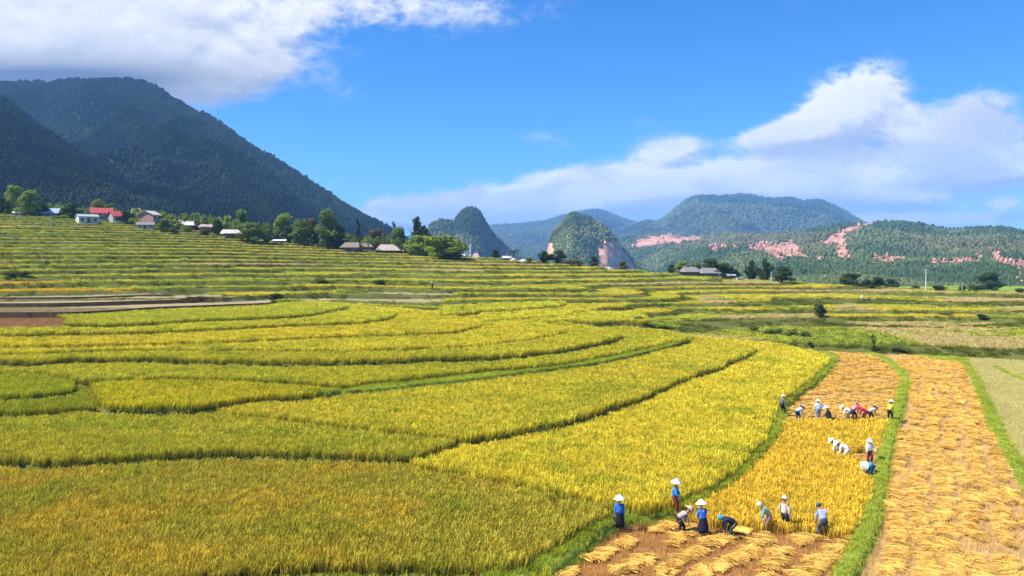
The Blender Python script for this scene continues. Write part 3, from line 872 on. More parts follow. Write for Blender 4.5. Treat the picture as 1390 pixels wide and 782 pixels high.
def mountain(name, prof, yr, yf, zf, back, p=1.3, amp=.12, seed=1, u0=-300, u1=1700, du=4, ny=140, colour=None, mat=None, rnd=False, noise_len=120, trees=None, tree_u=(-140, 1530), tcol=None, label=None, smooth=5):
    R = interp_u(prof, smooth); YR = yr if callable(yr) else (lambda u: np.full(np.shape(u), float(yr)))
    YF = yf if callable(yf) else (lambda u: np.full(np.shape(u), float(yf)))
    ZF = zf if callable(zf) else (lambda u: np.full(np.shape(u), float(zf)))
    hmax = max(HC + (HR - r) * float(YR(np.array(float(x)))) / F for x, r in prof)
    def height(u, Y):
        yr_ = YR(u); zr = HC + (HR - R(u)) * yr_ / F; zf_ = ZF(u)
        yf_ = YF(u)
        if rnd:
            yf_ = yr_ - (yr_ - yf_) * np.sqrt(np.clip((zr - zf_) / (hmax - zf_.max()), .02, 1))
        s = (Y - yf_) / (yr_ - yf_)
        X = (u - 695) / F * Y
        sc = np.clip(s, 0, 1)
        g = np.where(s < 1, sc ** p if not rnd else np.sin(sc * np.pi / 2) ** p, 1 - np.clip((s - 1) * .9, 0, 1.5) ** 1.2)
        z = zf_ + (zr - zf_) * g
        env = 4 * sc * (1 - sc)
        ridge_n = 1 - 2 * np.abs(fbm(X / noise_len, Y / (noise_len * 1.6), 4, seed) - .5)
        z = z + amp * np.clip(zr - zf_, 0, None) * env * (ridge_n - .78) * 1.6
        z = z + (fbm(X / 30, Y / 30, 3, seed + 5) - .5) * .02 * hmax * np.clip(s * 3, 0, 1)
        return np.where(s < 0, zf_ - 3, z)
    us = np.arange(u0, u1, du); ya = float(np.min(YF(us))); yb = float(np.max(YR(us))) + back
    Ys = ya * (yb / ya) ** (np.linspace(0, 1, ny) ** .9)
    U, Y = np.meshgrid(us, Ys); X = (U - 695) / F * Y; Z = height(U.astype(float), Y)
    row = HR + (HC - Z) / Y * F
    cc = colour(U, Y, X, Z, row)
    o = fast_mesh(name, np.stack([X, Y, Z], -1).reshape(-1, 3), grid_quads(*X.shape), mat=mat or M_mtn_near)
    set_col(o.data, 'tint', cc.reshape(-1, 3)); tag(o, kind='structure')
    if trees:
        sp, rmin, rmax, mask = trees
        ta = max(u0, tree_u[0]); tb = min(u1, tree_u[1])
        g1, g2 = np.meshgrid(np.arange(ta, tb, sp), np.arange(math.log(ya * 1.01), math.log(yb * .97), sp / F * 1.25))
        g1 = (g1 + rng.uniform(-.5, .5, g1.shape) * sp).ravel(); g2 = np.exp(g2 + rng.uniform(-.5, .5, g2.shape) * sp / F * 1.25).ravel()
        yr_ = YR(g1); k = g2 < yr_ * 1.02
        g1 = g1[k]; g2 = g2[k]; zz = height(g1, g2); rw = HR + (HC - zz) / g2 * F; xx = (g1 - 695) / F * g2
        k = mask(g1, g2, xx, zz, rw) & (zz > ZF(g1) - 1)
        g1, g2, zz, rw, xx = g1[k], g2[k], zz[k], rw[k], xx[k]
        n = len(g1); rad = np.clip(sp / F * g2 * .62, rmin, rmax) * rng.uniform(.65, 1.35, n)
        c = tcol(g1, g2, xx, zz, rw) * rng.uniform(.55, 1.5, n)[:, None]
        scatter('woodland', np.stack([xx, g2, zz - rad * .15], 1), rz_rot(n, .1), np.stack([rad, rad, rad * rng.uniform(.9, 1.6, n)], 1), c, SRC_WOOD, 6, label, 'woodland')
    return height

def col_forest(base, light, seed, sc=90):
    base = np.array(base); light = np.array(light)
    def f(U, Y, X, Z, row):
        n = fbm(X / sc, (Y * .6 + Z) / sc, 4, seed)[..., None]
        return base * (1 - sstep(n, .4, .65)) + light * sstep(n, .4, .65)
    return f
always = lambda *a: rng.uniform(size=a[0].shape) < .93

# the big wooded mountain on the left and its nearer spur
MAIN_P = [(-1200, 40), (-500, 70), (-200, 105), (0, 116), (60, 113), (130, 110), (190, 110), (212, 121), (240, 138), (300, 168), (350, 202), (400, 235), (450, 267), (500, 297), (530, 314), (600, 352), (700, 362), (2600, 365)]
cM = col_forest((.008, .017, .013), (.020, .034, .020), 3, 140)
mountain('mountain', MAIN_P, interp_u([(-500, 1750), (150, 1500), (530, 1150), (700, 1000)], 31), 420, -20, 500, p=1.12, amp=.26, seed=11, u0=-420, u1=700, du=4, ny=150,
         colour=cM, trees=(3.1, 1.4, 2.9, always), tcol=cM, noise_len=170, label='dark forest covering the high mountain on the left')
SPUR_P = [(-1200, 20), (-400, 60), (-100, 112), (0, 131), (43, 162), (87, 194), (143, 228), (187, 259), (240, 282), (330, 300), (480, 326), (600, 348), (700, 360), (2600, 365)]
cS = col_forest((.008, .015, .010), (.024, .035, .018), 8, 60)
mountain('mountain_spur', SPUR_P, interp_u([(-400, 980), (0, 840), (260, 640), (600, 560)], 31), 315, interp_u([(-400, 12), (200, 8), (600, -14)], 3), 260, p=1.15, amp=.12, seed=21, u0=-420, u1=640, du=4, ny=110,
         colour=cS, trees=(3.2, 1.3, 2.3, always), tcol=cS, noise_len=90, label='nearer forest on the lower spur behind the village at far left')
# two karst peaks
K1_P = [(-1200, 366), (560, 352), (578, 318), (586, 305), (598, 300), (610, 301), (616, 303), (622, 292), (631, 285), (640, 283), (650, 287), (656, 298), (664, 312), (676, 325), (690, 338), (702, 348), (715, 356), (740, 364), (2600, 366)]
cK = col_forest((.055, .080, .035), (.12, .13, .06), 5, 55)
def cK1(U, Y, X, Z, row):
    c = cK(U, Y, X, Z, row); top = pip(U + 6 * (fbm(X / 20, Z / 20, 2, 4) - .5), row, [(612, 314), (622, 280), (660, 280), (668, 312), (640, 318)])
    c[top] = (.035, .055, .025); return c
mountain('karst_peak', K1_P, 1750, 1480, -25, 260, p=.8, amp=.10, seed=33, u0=540, u1=760, du=2, ny=90, colour=cK1, rnd=True, noise_len=50,
         trees=(2.2, 1.6, 2.4, lambda u, y, x, z, r: (rng.uniform(size=u.shape) < np.where(pip(u, r, [(606, 320), (616, 278), (664, 278), (676, 318)]), 1, .5))), tcol=cK1, label='scrub on the pointed karst peak left of centre', smooth=3)
K2_P = [(-1200, 366), (735, 362), (742, 345), (745, 326), (752, 314), (762, 303), (772, 293), (778, 290), (786, 294), (800, 297), (812, 304), (824, 311), (832, 320), (842, 334), (852, 346), (862, 356), (878, 365), (2600, 367)]
CLIFF = [(812, 338), (822, 331), (832, 326), (838, 328), (846, 340), (856, 352), (866, 372), (812, 372), (813, 352)]
CLIFF2 = [(741, 342), (746, 328), (750, 332), (752, 346), (742, 348)]
def cK2(U, Y, X, Z, row):
    c = col_forest((.060, .090, .030), (.15, .17, .055), 6, 45)(U, Y, X, Z, row)
    j = 3 * (fbm(X / 9, Z / 9, 3, 4) - .5)
    m = pip(U + j * 2, row + j, CLIFF) | pip(U + j, row + j, CLIFF2)
    n = fbm(X / 5, Z / 12, 3, 14)[..., None]
    return np.where(m[..., None], np.array((.92, .46, .29)) * (.55 + .8 * n), c)
mountain('karst_hill', K2_P, 1500, 1240, -22, 240, p=.75, amp=.12, seed=44, u0=725, u1=890, du=1.5, ny=110, colour=cK2, rnd=True, noise_len=45,
         trees=(2.2, 1.3, 2.1, lambda u, y, x, z, r: (rng.uniform(size=u.shape) < .75) & ~pip(u, r, CLIFF) & ~pip(u, r, CLIFF2)), tcol=cK2, label='green scrub on the rounded karst hill with a quarried face', smooth=3)
# far blue ranges
cB = col_forest((.045, .065, .030), (.075, .095, .045), 9, 400)
mountain('distant_range', [(-1200, 340), (500, 330), (600, 318), (640, 312), (668, 308), (700, 306), (740, 302), (765, 294), (785, 289), (800, 287), (815, 286), (828, 291), (845, 298), (860, 303), (875, 304), (890, 306), (960, 325), (1100, 345), (2600, 360)],
         5200, 2600, -30, 900, p=1.3, amp=.42, seed=51, u0=450, u1=1120, du=3, ny=90, colour=cB, mat=M_mtn_far, noise_len=500, trees=(2.4, 3, 7, always), tcol=cB, label='hazy blue woods on the most distant range')
cT = col_forest((.030, .052, .024), (.095, .125, .045), 10, 260)
mountain('table_mountain', [(-1200, 366), (760, 356), (800, 335), (840, 315), (862, 306), (880, 301), (890, 303), (900, 299), (910, 290), (925, 278), (937, 270), (946, 267), (975, 269), (1003, 265), (1030, 268), (1046, 272), (1072, 270), (1090, 275), (1112, 273), (1125, 278), (1142, 286), (1155, 294), (1168, 301), (1200, 318), (1260, 335), (2600, 366)],
         4000, 2100, -30, 900, p=1.25, amp=.6, seed=61, u0=740, u1=1300, du=3, ny=110, colour=cT, mat=M_mtn_far, noise_len=340, trees=(2.4, 3, 6, always), tcol=cT, label='blue green woods on the broad flat mountain under the clouds')
# scarred hills filling the right half
HILL_P = [(-1200, 366), (760, 362), (800, 345), (830, 330), (850, 322), (880, 318), (905, 318), (930, 322), (960, 320), (1000, 318), (1040, 320), (1080, 316), (1110, 311), (1150, 306), (1180, 303), (1196, 303), (1208, 302), (1225, 303), (1250, 306), (1280, 312), (1291, 314), (1310, 311), (1340, 310), (1360, 310), (1375, 313), (1400, 318), (1500, 312), (1900, 300), (2600, 300)]
SCARS = [
    [(856, 335), (870, 324), (900, 318), (930, 316), (955, 321), (950, 328), (925, 330), (890, 333), (865, 336)],
    [(955, 333), (1005, 334), (1010, 338), (975, 340), (970, 350), (963, 338)],
    [(1010, 336), (1028, 331), (1050, 332), (1072, 326), (1082, 332), (1090, 345), (1100, 348), (1150, 350), (1165, 352), (1150, 355), (1070, 351), (1055, 356), (1045, 347), (1020, 342)],
    [(1113, 330), (1130, 318), (1150, 309), (1172, 303), (1192, 303), (1165, 312), (1150, 320), (1146, 330), (1153, 349), (1135, 349), (1136, 332), (1120, 336)],
    [(1180, 349), (1200, 347), (1232, 348), (1228, 356), (1205, 358), (1184, 355)],
    [(1262, 355), (1290, 352), (1318, 350), (1338, 343), (1336, 350), (1320, 358), (1300, 361), (1268, 360)],
    [(1343, 342), (1356, 342), (1358, 350), (1392, 352), (1400, 362), (1388, 366), (1386, 395), (1378, 364), (1350, 358)],
]
def scar_mask(U, row, X, Z):
    j = 5 * (fbm(X / 14, Z / 6, 3, 4) - .5); m = np.zeros(np.shape(U), bool)
    for s in SCARS: m |= pip(U + 3 * j, row + j, s)
    return m
hill_g = col_forest((.050, .085, .030), (.115, .140, .050), 12, 70)
def cH(U, Y, X, Z, row):
    c = hill_g(U, Y, X, Z, row)
    up = pip(U, row, [(860, 314), (960, 316), (1120, 318), (1180, 300), (1160, 330), (1110, 345), (960, 336), (860, 340)]) | pip(U, row, [(1230, 318), (1400, 330), (1400, 345), (1300, 345), (1240, 335)])
    c = np.where(up[..., None], c * .55 + np.array((.18, .15, .07)) * .45, c)
    n = fbm(X / 8, Z / 3, 3, 14)[..., None]
    sc_ = np.array((.52, .27, .20)) * (.65 + .6 * n)
    sc_ = np.where((fbm(X / 25, Y / 25, 3, 33) > .60)[..., None], sc_ * .5 + c * .5, sc_)
    return np.where(scar_mask(U, row, X, Z)[..., None], sc_, c)
mountain('hills', HILL_P, interp_u([(760, 2400), (900, 2250), (1010, 1750), (1390, 1250)], 31), interp_u([(700, 1800), (872, 1700), (905, 1150), (960, 480), (1000, 345)], 9), interp_u([(700, -22), (900, -20), (1390, -12)], 3), 500, p=1.45, amp=.16, seed=71, u0=740, u1=1900, du=2.5, ny=230,
         colour=cH, trees=(3.0, .9, 2.7, lambda u, y, x, z, r: (rng.uniform(size=u.shape) < np.interp(r, [310, 340, 350], [.45, .8, .95])) & (~scar_mask(u, r, x, z) | (rng.uniform(size=u.shape) < .07))), tcol=cH, noise_len=110, label='mixed woods and scrub on the hills behind the right hand fields', smooth=7)

# valley floor sheet to the horizon, under and beyond everything
gx = np.concatenate([np.linspace(-9000, -600, 12), np.linspace(-500, 500, 30), np.linspace(600, 9000, 12)]); gy = np.concatenate([np.linspace(-300, 500, 40), np.linspace(600, 9500, 30)])
X, Y = np.meshgrid(gx, gy)
Z = -0.6 - 29 * sstep(Y, 190, 330) - 0 * X
v = fast_mesh('valley_floor', np.stack([X, Y, Z], -1).reshape(-1, 3), grid_quads(*X.shape), mat=M_mtn_near)
c = np.zeros(X.shape + (3,)); c[:] = (.10, .12, .035); set_col(v.data, 'tint', c.reshape(-1, 3)); tag(v, kind='structure')

# the air of the valley
HZ = dict(x=8800, y0=-280, y1=9300, z0=-33, z1=520)
hv = [(sx_ * HZ['x'], yy, zz) for zz in (HZ['z0'], HZ['z1']) for (sx_, yy) in ((-1, HZ['y0']), (1, HZ['y0']), (1, HZ['y1']), (-1, HZ['y1']))]
mh, nt, out = new_mat('valley_air')
pv = nt.new('ShaderNodeVolumePrincipled')
pv.inputs['Color'].default_value = (.27, .55, 1.0, 1); pv.inputs['Density'].default_value = 1.55e-4; pv.inputs['Anisotropy'].default_value = 0.0
nt.l.new(pv.outputs[0], out.inputs['Volume'])
hz_ = mesh_obj('haze', hv, [(3, 2, 1, 0), (4, 5, 6, 7), (0, 1, 5, 4), (1, 2, 6, 5), (2, 3, 7, 6), (3, 0, 4, 7)], mh)
tag(hz_, 'thin blue haze filling the valley air', 'haze', kind='stuff')

# leafy belt of orchards and bamboo just behind the village crest
bu = np.concatenate([rng.uniform(-120, 230, 1200), rng.uniform(210, 560, 3600)]); byk = rng.uniform(4, 50, 4800)
bY = np.interp(bu + 700, np.arange(2601), _ry) + byk; bX = (bu - 695) / F * bY
bz = ground(bX, bY)[0]
n = len(bu); sz = rng.uniform(3.2, 7.2, n)
nn = fbm(bX / 18, bY / 18, 3, 88)[:, None]
c = (np.array((.10, .15, .04)) * (1 - nn) + np.array((.34, .40, .08)) * nn) * rng.uniform(.5, 1.3, n)[:, None]
scatter('thicket', np.stack([bX, bY, bz - .3], 1), rz_rot(n), np.stack([sz * 1.1, sz * 1.1, sz * rng.uniform(.9, 1.7, n)], 1), c, SRC_WEED, 4, 'leafy green thicket behind the village houses under the mountain', 'thicket')
# ------------------------------------------------------------------ placing things on the ground
def spot(px, row, back=0.0):
    """the nearest visible ground point on the sight line; beyond the crest when the row is above it"""
    Y = np.arange(27, 285, .15); X = (px - 695) / F * Y
    zg = ground(X, Y)[0]
    r = HR + (HC - zg) / Y * F
    vis = np.minimum.accumulate(r)
    k = np.nonzero(r <= row)[0]
    if len(k): i = k[0]
    else: i = int(np.argmin(r))
    if back:
        i = min(len(Y) - 1, int(i + back / .15))
    return float(X[i]), float(Y[i]), float(zg[i])
def gz(x, y): return float(ground(np.array([x]), np.array([y]))[0][0])

# ------------------------------------------------------------------ materials for built things
def mat_plain(name, col, rough=.8, noise=.15, scale=6.0, metal=0.0, trans=0.0):
    m, nt, out = new_mat(name)
    tc_ = nt.new('ShaderNodeTexCoord')
    n = nt.noise(tc_.outputs['Object'], scale, 5, .6)
    f = nt.lin(n, .3, .7, 1 - noise, 1 + noise)
    v = nt.new('ShaderNodeVectorMath', operation='SCALE'); v.inputs[0].default_value = col; nt.l.new(f, v.inputs['Scale'])
    b = nt.new('ShaderNodeBsdfPrincipled'); nt.l.new(v.outputs[0], b.inputs['Base Color'])
    b.inputs['Roughness'].default_value = rough; b.inputs['Metallic'].default_value = metal
    b.inputs['Specular IOR Level'].default_value = .3
    nt.l.new(b.outputs[0], out.inputs[0]); return m
def mat_leaf(name, c1, c2, trans=.25):
    m, nt, out = new_mat(name)
    geo = nt.new('ShaderNodeNewGeometry'); tc_ = nt.new('ShaderNodeTexCoord')
    n = nt.noise(tc_.outputs['Object'], .55, 3, .6)
    k = nt.m('ADD', nt.m('MULTIPLY', geo.outputs['Random Per Island'], .5), nt.m('MULTIPLY', n, .6), clamp=True)
    c = nt.mixc(k, c1, c2)
    d = nt.new('ShaderNodeBsdfDiffuse'); nt.l.new(c, d.inputs[0]); t = nt.new('ShaderNodeBsdfTranslucent'); nt.l.new(c, t.inputs[0])
    mx = nt.new('ShaderNodeMixShader'); mx.inputs[0].default_value = trans
    nt.l.new(d.outputs[0], mx.inputs[1]); nt.l.new(t.outputs[0], mx.inputs[2]); nt.l.new(mx.outputs[0], out.inputs[0]); return m
LEAF = {
 'light': mat_leaf('light_green_leaves', (.12, .18, .03), (.36, .42, .07)),
 'mid': mat_leaf('mid_green_leaves', (.07, .12, .025), (.22, .28, .06)),
 'dark': mat_leaf('dark_green_leaves', (.022, .045, .018), (.085, .13, .04)),
 'bamboo': mat_leaf('bamboo_leaves', (.09, .15, .02), (.32, .38, .05)),
 'dry': mat_leaf('dry_twiggy_leaves', (.09, .075, .04), (.20, .16, .08)),
}
M_bark = mat_plain('bark', (.12, .09, .06), .9, .3, 4)

def leaf_quads(c, nrm, s, r):
    n = len(c)
    a = np.cross(nrm, r.normal(size=(n, 3))); a /= np.linalg.norm(a, axis=1)[:, None] + 1e-9; b = np.cross(nrm, a)
    s = s[:, None]
    return np.stack([c - a * s, c - b * s * .6, c + a * s, c + b * s * .6], 1).reshape(-1, 3)
def crown_pts(r, lobes, n):
    """points in the shells of a set of lobes (cx,cy,cz,rx,ry,rz)"""
    L = np.array(lobes); w = (L[:, 3] * L[:, 5]) ; k = r.choice(len(L), n, p=w / w.sum())
    p = r.normal(size=(n, 3)); p /= np.linalg.norm(p, axis=1)[:, None]
    rad = r.uniform(.25, 1.08, n) ** .45
    c = L[k, :3] + p * L[k, 3:] * rad[:, None]
    nr = p + r.normal(size=(n, 3)) * .6; nr[:, 2] += .4; nr /= np.linalg.norm(nr, axis=1)[:, None]
    return c, nr
def crown_mesh(kind, seed):
    """unit crown: 1 high, about 1 wide, trunk base at the origin"""
    r = np.random.default_rng(seed); lobes = []
    if kind == 'broad':
        for i in range(22):
            a = r.uniform(0, 6.28); q = r.uniform(.05, .36); h = r.uniform(.14, .88)
            q *= 1.0 - .7 * abs(h - .40); s = r.uniform(.11, .20)
            lobes.append((q * math.cos(a), q * math.sin(a), h, s, s, s * .8))
        n = 3400; ls = .034
    elif kind == 'bamboo':
        for i in range(17):
            a = r.uniform(0, 6.28); q = r.uniform(.0, .40); h = .92 - q * 1.15 + r.uniform(-.06, .06)
            for f in np.linspace(.25, 1, 5):
                lobes.append((q * math.cos(a) * f ** .8, q * math.sin(a) * f ** .8, h * f + .02, .065, .065, .085))
        n = 3800; ls = .030
    elif kind == 'tall':
        for i in range(14):
            h = .22 + .74 * i / 13; q = .17 * (1 - abs(h - .5)); a = r.uniform(0, 6.28); s = r.uniform(.08, .15) * (1.25 - .6 * h)
            lobes.append((q * math.cos(a), q * math.sin(a), h, s * 1.3, s * 1.3, s * .9))
        n = 2200; ls = .032
    elif kind == 'palm':
        c = []; nr = []
        for i in range(15):
            a = i * 2.4 + r.uniform(-.2, .2); ln = r.uniform(.38, .5); up = r.uniform(.05, .34)
            for f in np.linspace(.06, 1, 22):
                for sd in (-1, 1):
                    w = .055 * math.sin(f * 3.0) * sd
                    c.append((math.cos(a) * ln * f - math.sin(a) * w, math.sin(a) * ln * f + math.cos(a) * w, .62 + up * math.sin(f * 2.2) - .30 * f * f))
        c = np.array(c); nr = r.normal(size=c.shape) * .4 + [0, 0, 1]; nr /= np.linalg.norm(nr, axis=1)[:, None]
        co = leaf_quads(c, nr, np.full(len(c), .035), r)
        return co
    else:  # bush
        for i in range(9):
            a = r.uniform(0, 6.28); q = r.uniform(0, .34); s = r.uniform(.12, .22)
            lobes.append((q * math.cos(a), q * math.sin(a), r.uniform(.18, .72), s, s, s * .95))
        n = 1500; ls = .035
    c, nr = crown_pts(r, lobes, n); c[:, 2] = np.abs(c[:, 2])
    return leaf_quads(c, nr, ls * r.uniform(.6, 1.4, n), r)
def tube(pts, rads, k=6):
    """tapered tube through points"""
    V = []; Q = []
    pts = [np.array(p, float) for p in pts]
    for i, (p, rr) in enumerate(zip(pts, rads)):
        d = pts[min(i + 1, len(pts) - 1)] - pts[max(i - 1, 0)]; d /= np.linalg.norm(d) + 1e-9
        a = np.cross(d, (0.31, 0.95, 0.05) if abs(d[2]) > .8 else (0, 0, 1.0)); a /= np.linalg.norm(a); b = np.cross(d, a)
        for j in range(k):
            t = 2 * np.pi * j / k; V.append(p + rr * (math.cos(t) * a + math.sin(t) * b))
    for i in range(len(pts) - 1):
        for j in range(k):
            Q.append((i * k + j, i * k + (j + 1) % k, (i + 1) * k + (j + 1) % k, (i + 1) * k + j))
    Q.append(tuple(range(k))[::-1]); Q.append(tuple(len(V) - k + j for j in range(k)))
    return V, Q
class MB:
    def __init__(s): s.v = []; s.f = []
    def add(s, V, Q):
        o = len(s.v); s.v += [tuple(map(float, v)) for v in V]; s.f += [tuple(i + o for i in q) for q in Q]; return s
    def box(s, x0, x1, y0, y1, z0, z1):
        V = [(x, y, z) for z in (z0, z1) for x, y in ((x0, y0), (x1, y0), (x1, y1), (x0, y1))]
        return s.add(V, [(3, 2, 1, 0), (4, 5, 6, 7), (0, 1, 5, 4), (1, 2, 6, 5), (2, 3, 7, 6), (3, 0, 4, 7)])
    def tube(s, pts, rads, k=6): return s.add(*tube(pts, rads, k))
    def obj(s, name, mat, parent=None, smooth=False): return mesh_obj(name, s.v, s.f, mat, parent, smooth)
def trunk_mesh(kind, seed):
    r = np.random.default_rng(seed); mb = MB()
    if kind == 'palm':
        mb.tube([(0, 0, -.06), (.02, 0, .3), (.01, .01, .64)], [.03, .024, .018])
    elif kind == 'bamboo':
        for i in range(9):
            a = i * .7; q = .03 + .02 * (i % 3); e = .16 + .12 * r.uniform()
            mb.tube([(q * math.cos(a), q * math.sin(a), -.06), (q * 1.6 * math.cos(a), q * 1.6 * math.sin(a), .4), (e * math.cos(a), e * math.sin(a), .75)], [.008, .007, .003], 5)
    else:
        mb.tube([(0, 0, -.06), (.01, .01, .15), (-.01, .02, .35), (.01, 0, .6)], [.036, .028, .02, .008])
        for i in range(6):
            a = i * 1.05 + .3; h = .16 + .06 * i; e = .16 + .07 * r.uniform()
            mb.tube([(0, 0, h), (e * .5 * math.cos(a), e * .5 * math.sin(a), h + .10), (e * math.cos(a), e * math.sin(a), h + .2)], [.014, .009, .004], 5)
    return mb
_tc = {}
def tree_meshes(kind, leaf, var):
    key = (kind, leaf, var)
    if key not in _tc:
        co = crown_mesh(kind, 100 * var + len(kind))
        me = fast_mesh('crown', co, np.arange(len(co)).reshape(-1, 4), mat=LEAF[leaf], smooth=False, link=False)
        d = me.data; bpy.data.objects.remove(me)
        t = trunk_mesh(kind, var); tm = bpy.data.meshes.new('trunk'); tm.from_pydata(t.v, [], t.f); tm.materials.append(M_bark)
        _tc[key] = (d, tm)
    return _tc[key]
def tree(name, px, row, top, wpx, kind, leaf, label, cat='tree', group=None, back=0.0, ry=1.0):
    x, y, z = spot(px, row, back)
    zt = HC + (HR - top) * y / F
    zb = HC + (HR - row) * y / F
    zb = min(z, zb) if row < 395 and abs(z - zb) > .8 else z
    h = max(zt - zb, .8) / (.97 if kind != 'palm' else .92); w = wpx * y / F * 1.22
    t = empty(name, (x, y, zb), rng.uniform(0, 6.28))
    cm, tm = tree_meshes(kind, leaf, int(rng.integers(1, 4)))
    t.scale = (w / .92, w / .92 * ry, h)
    for nm, me in (('crown', cm), ('trunk', tm)):
        o = bpy.data.objects.new(nm, me); COL.objects.link(o); o.parent = t
    tag(t, label, cat, group)
    return t
VT = 'trees along the village edge'; RT = 'trees along the right hand crest'
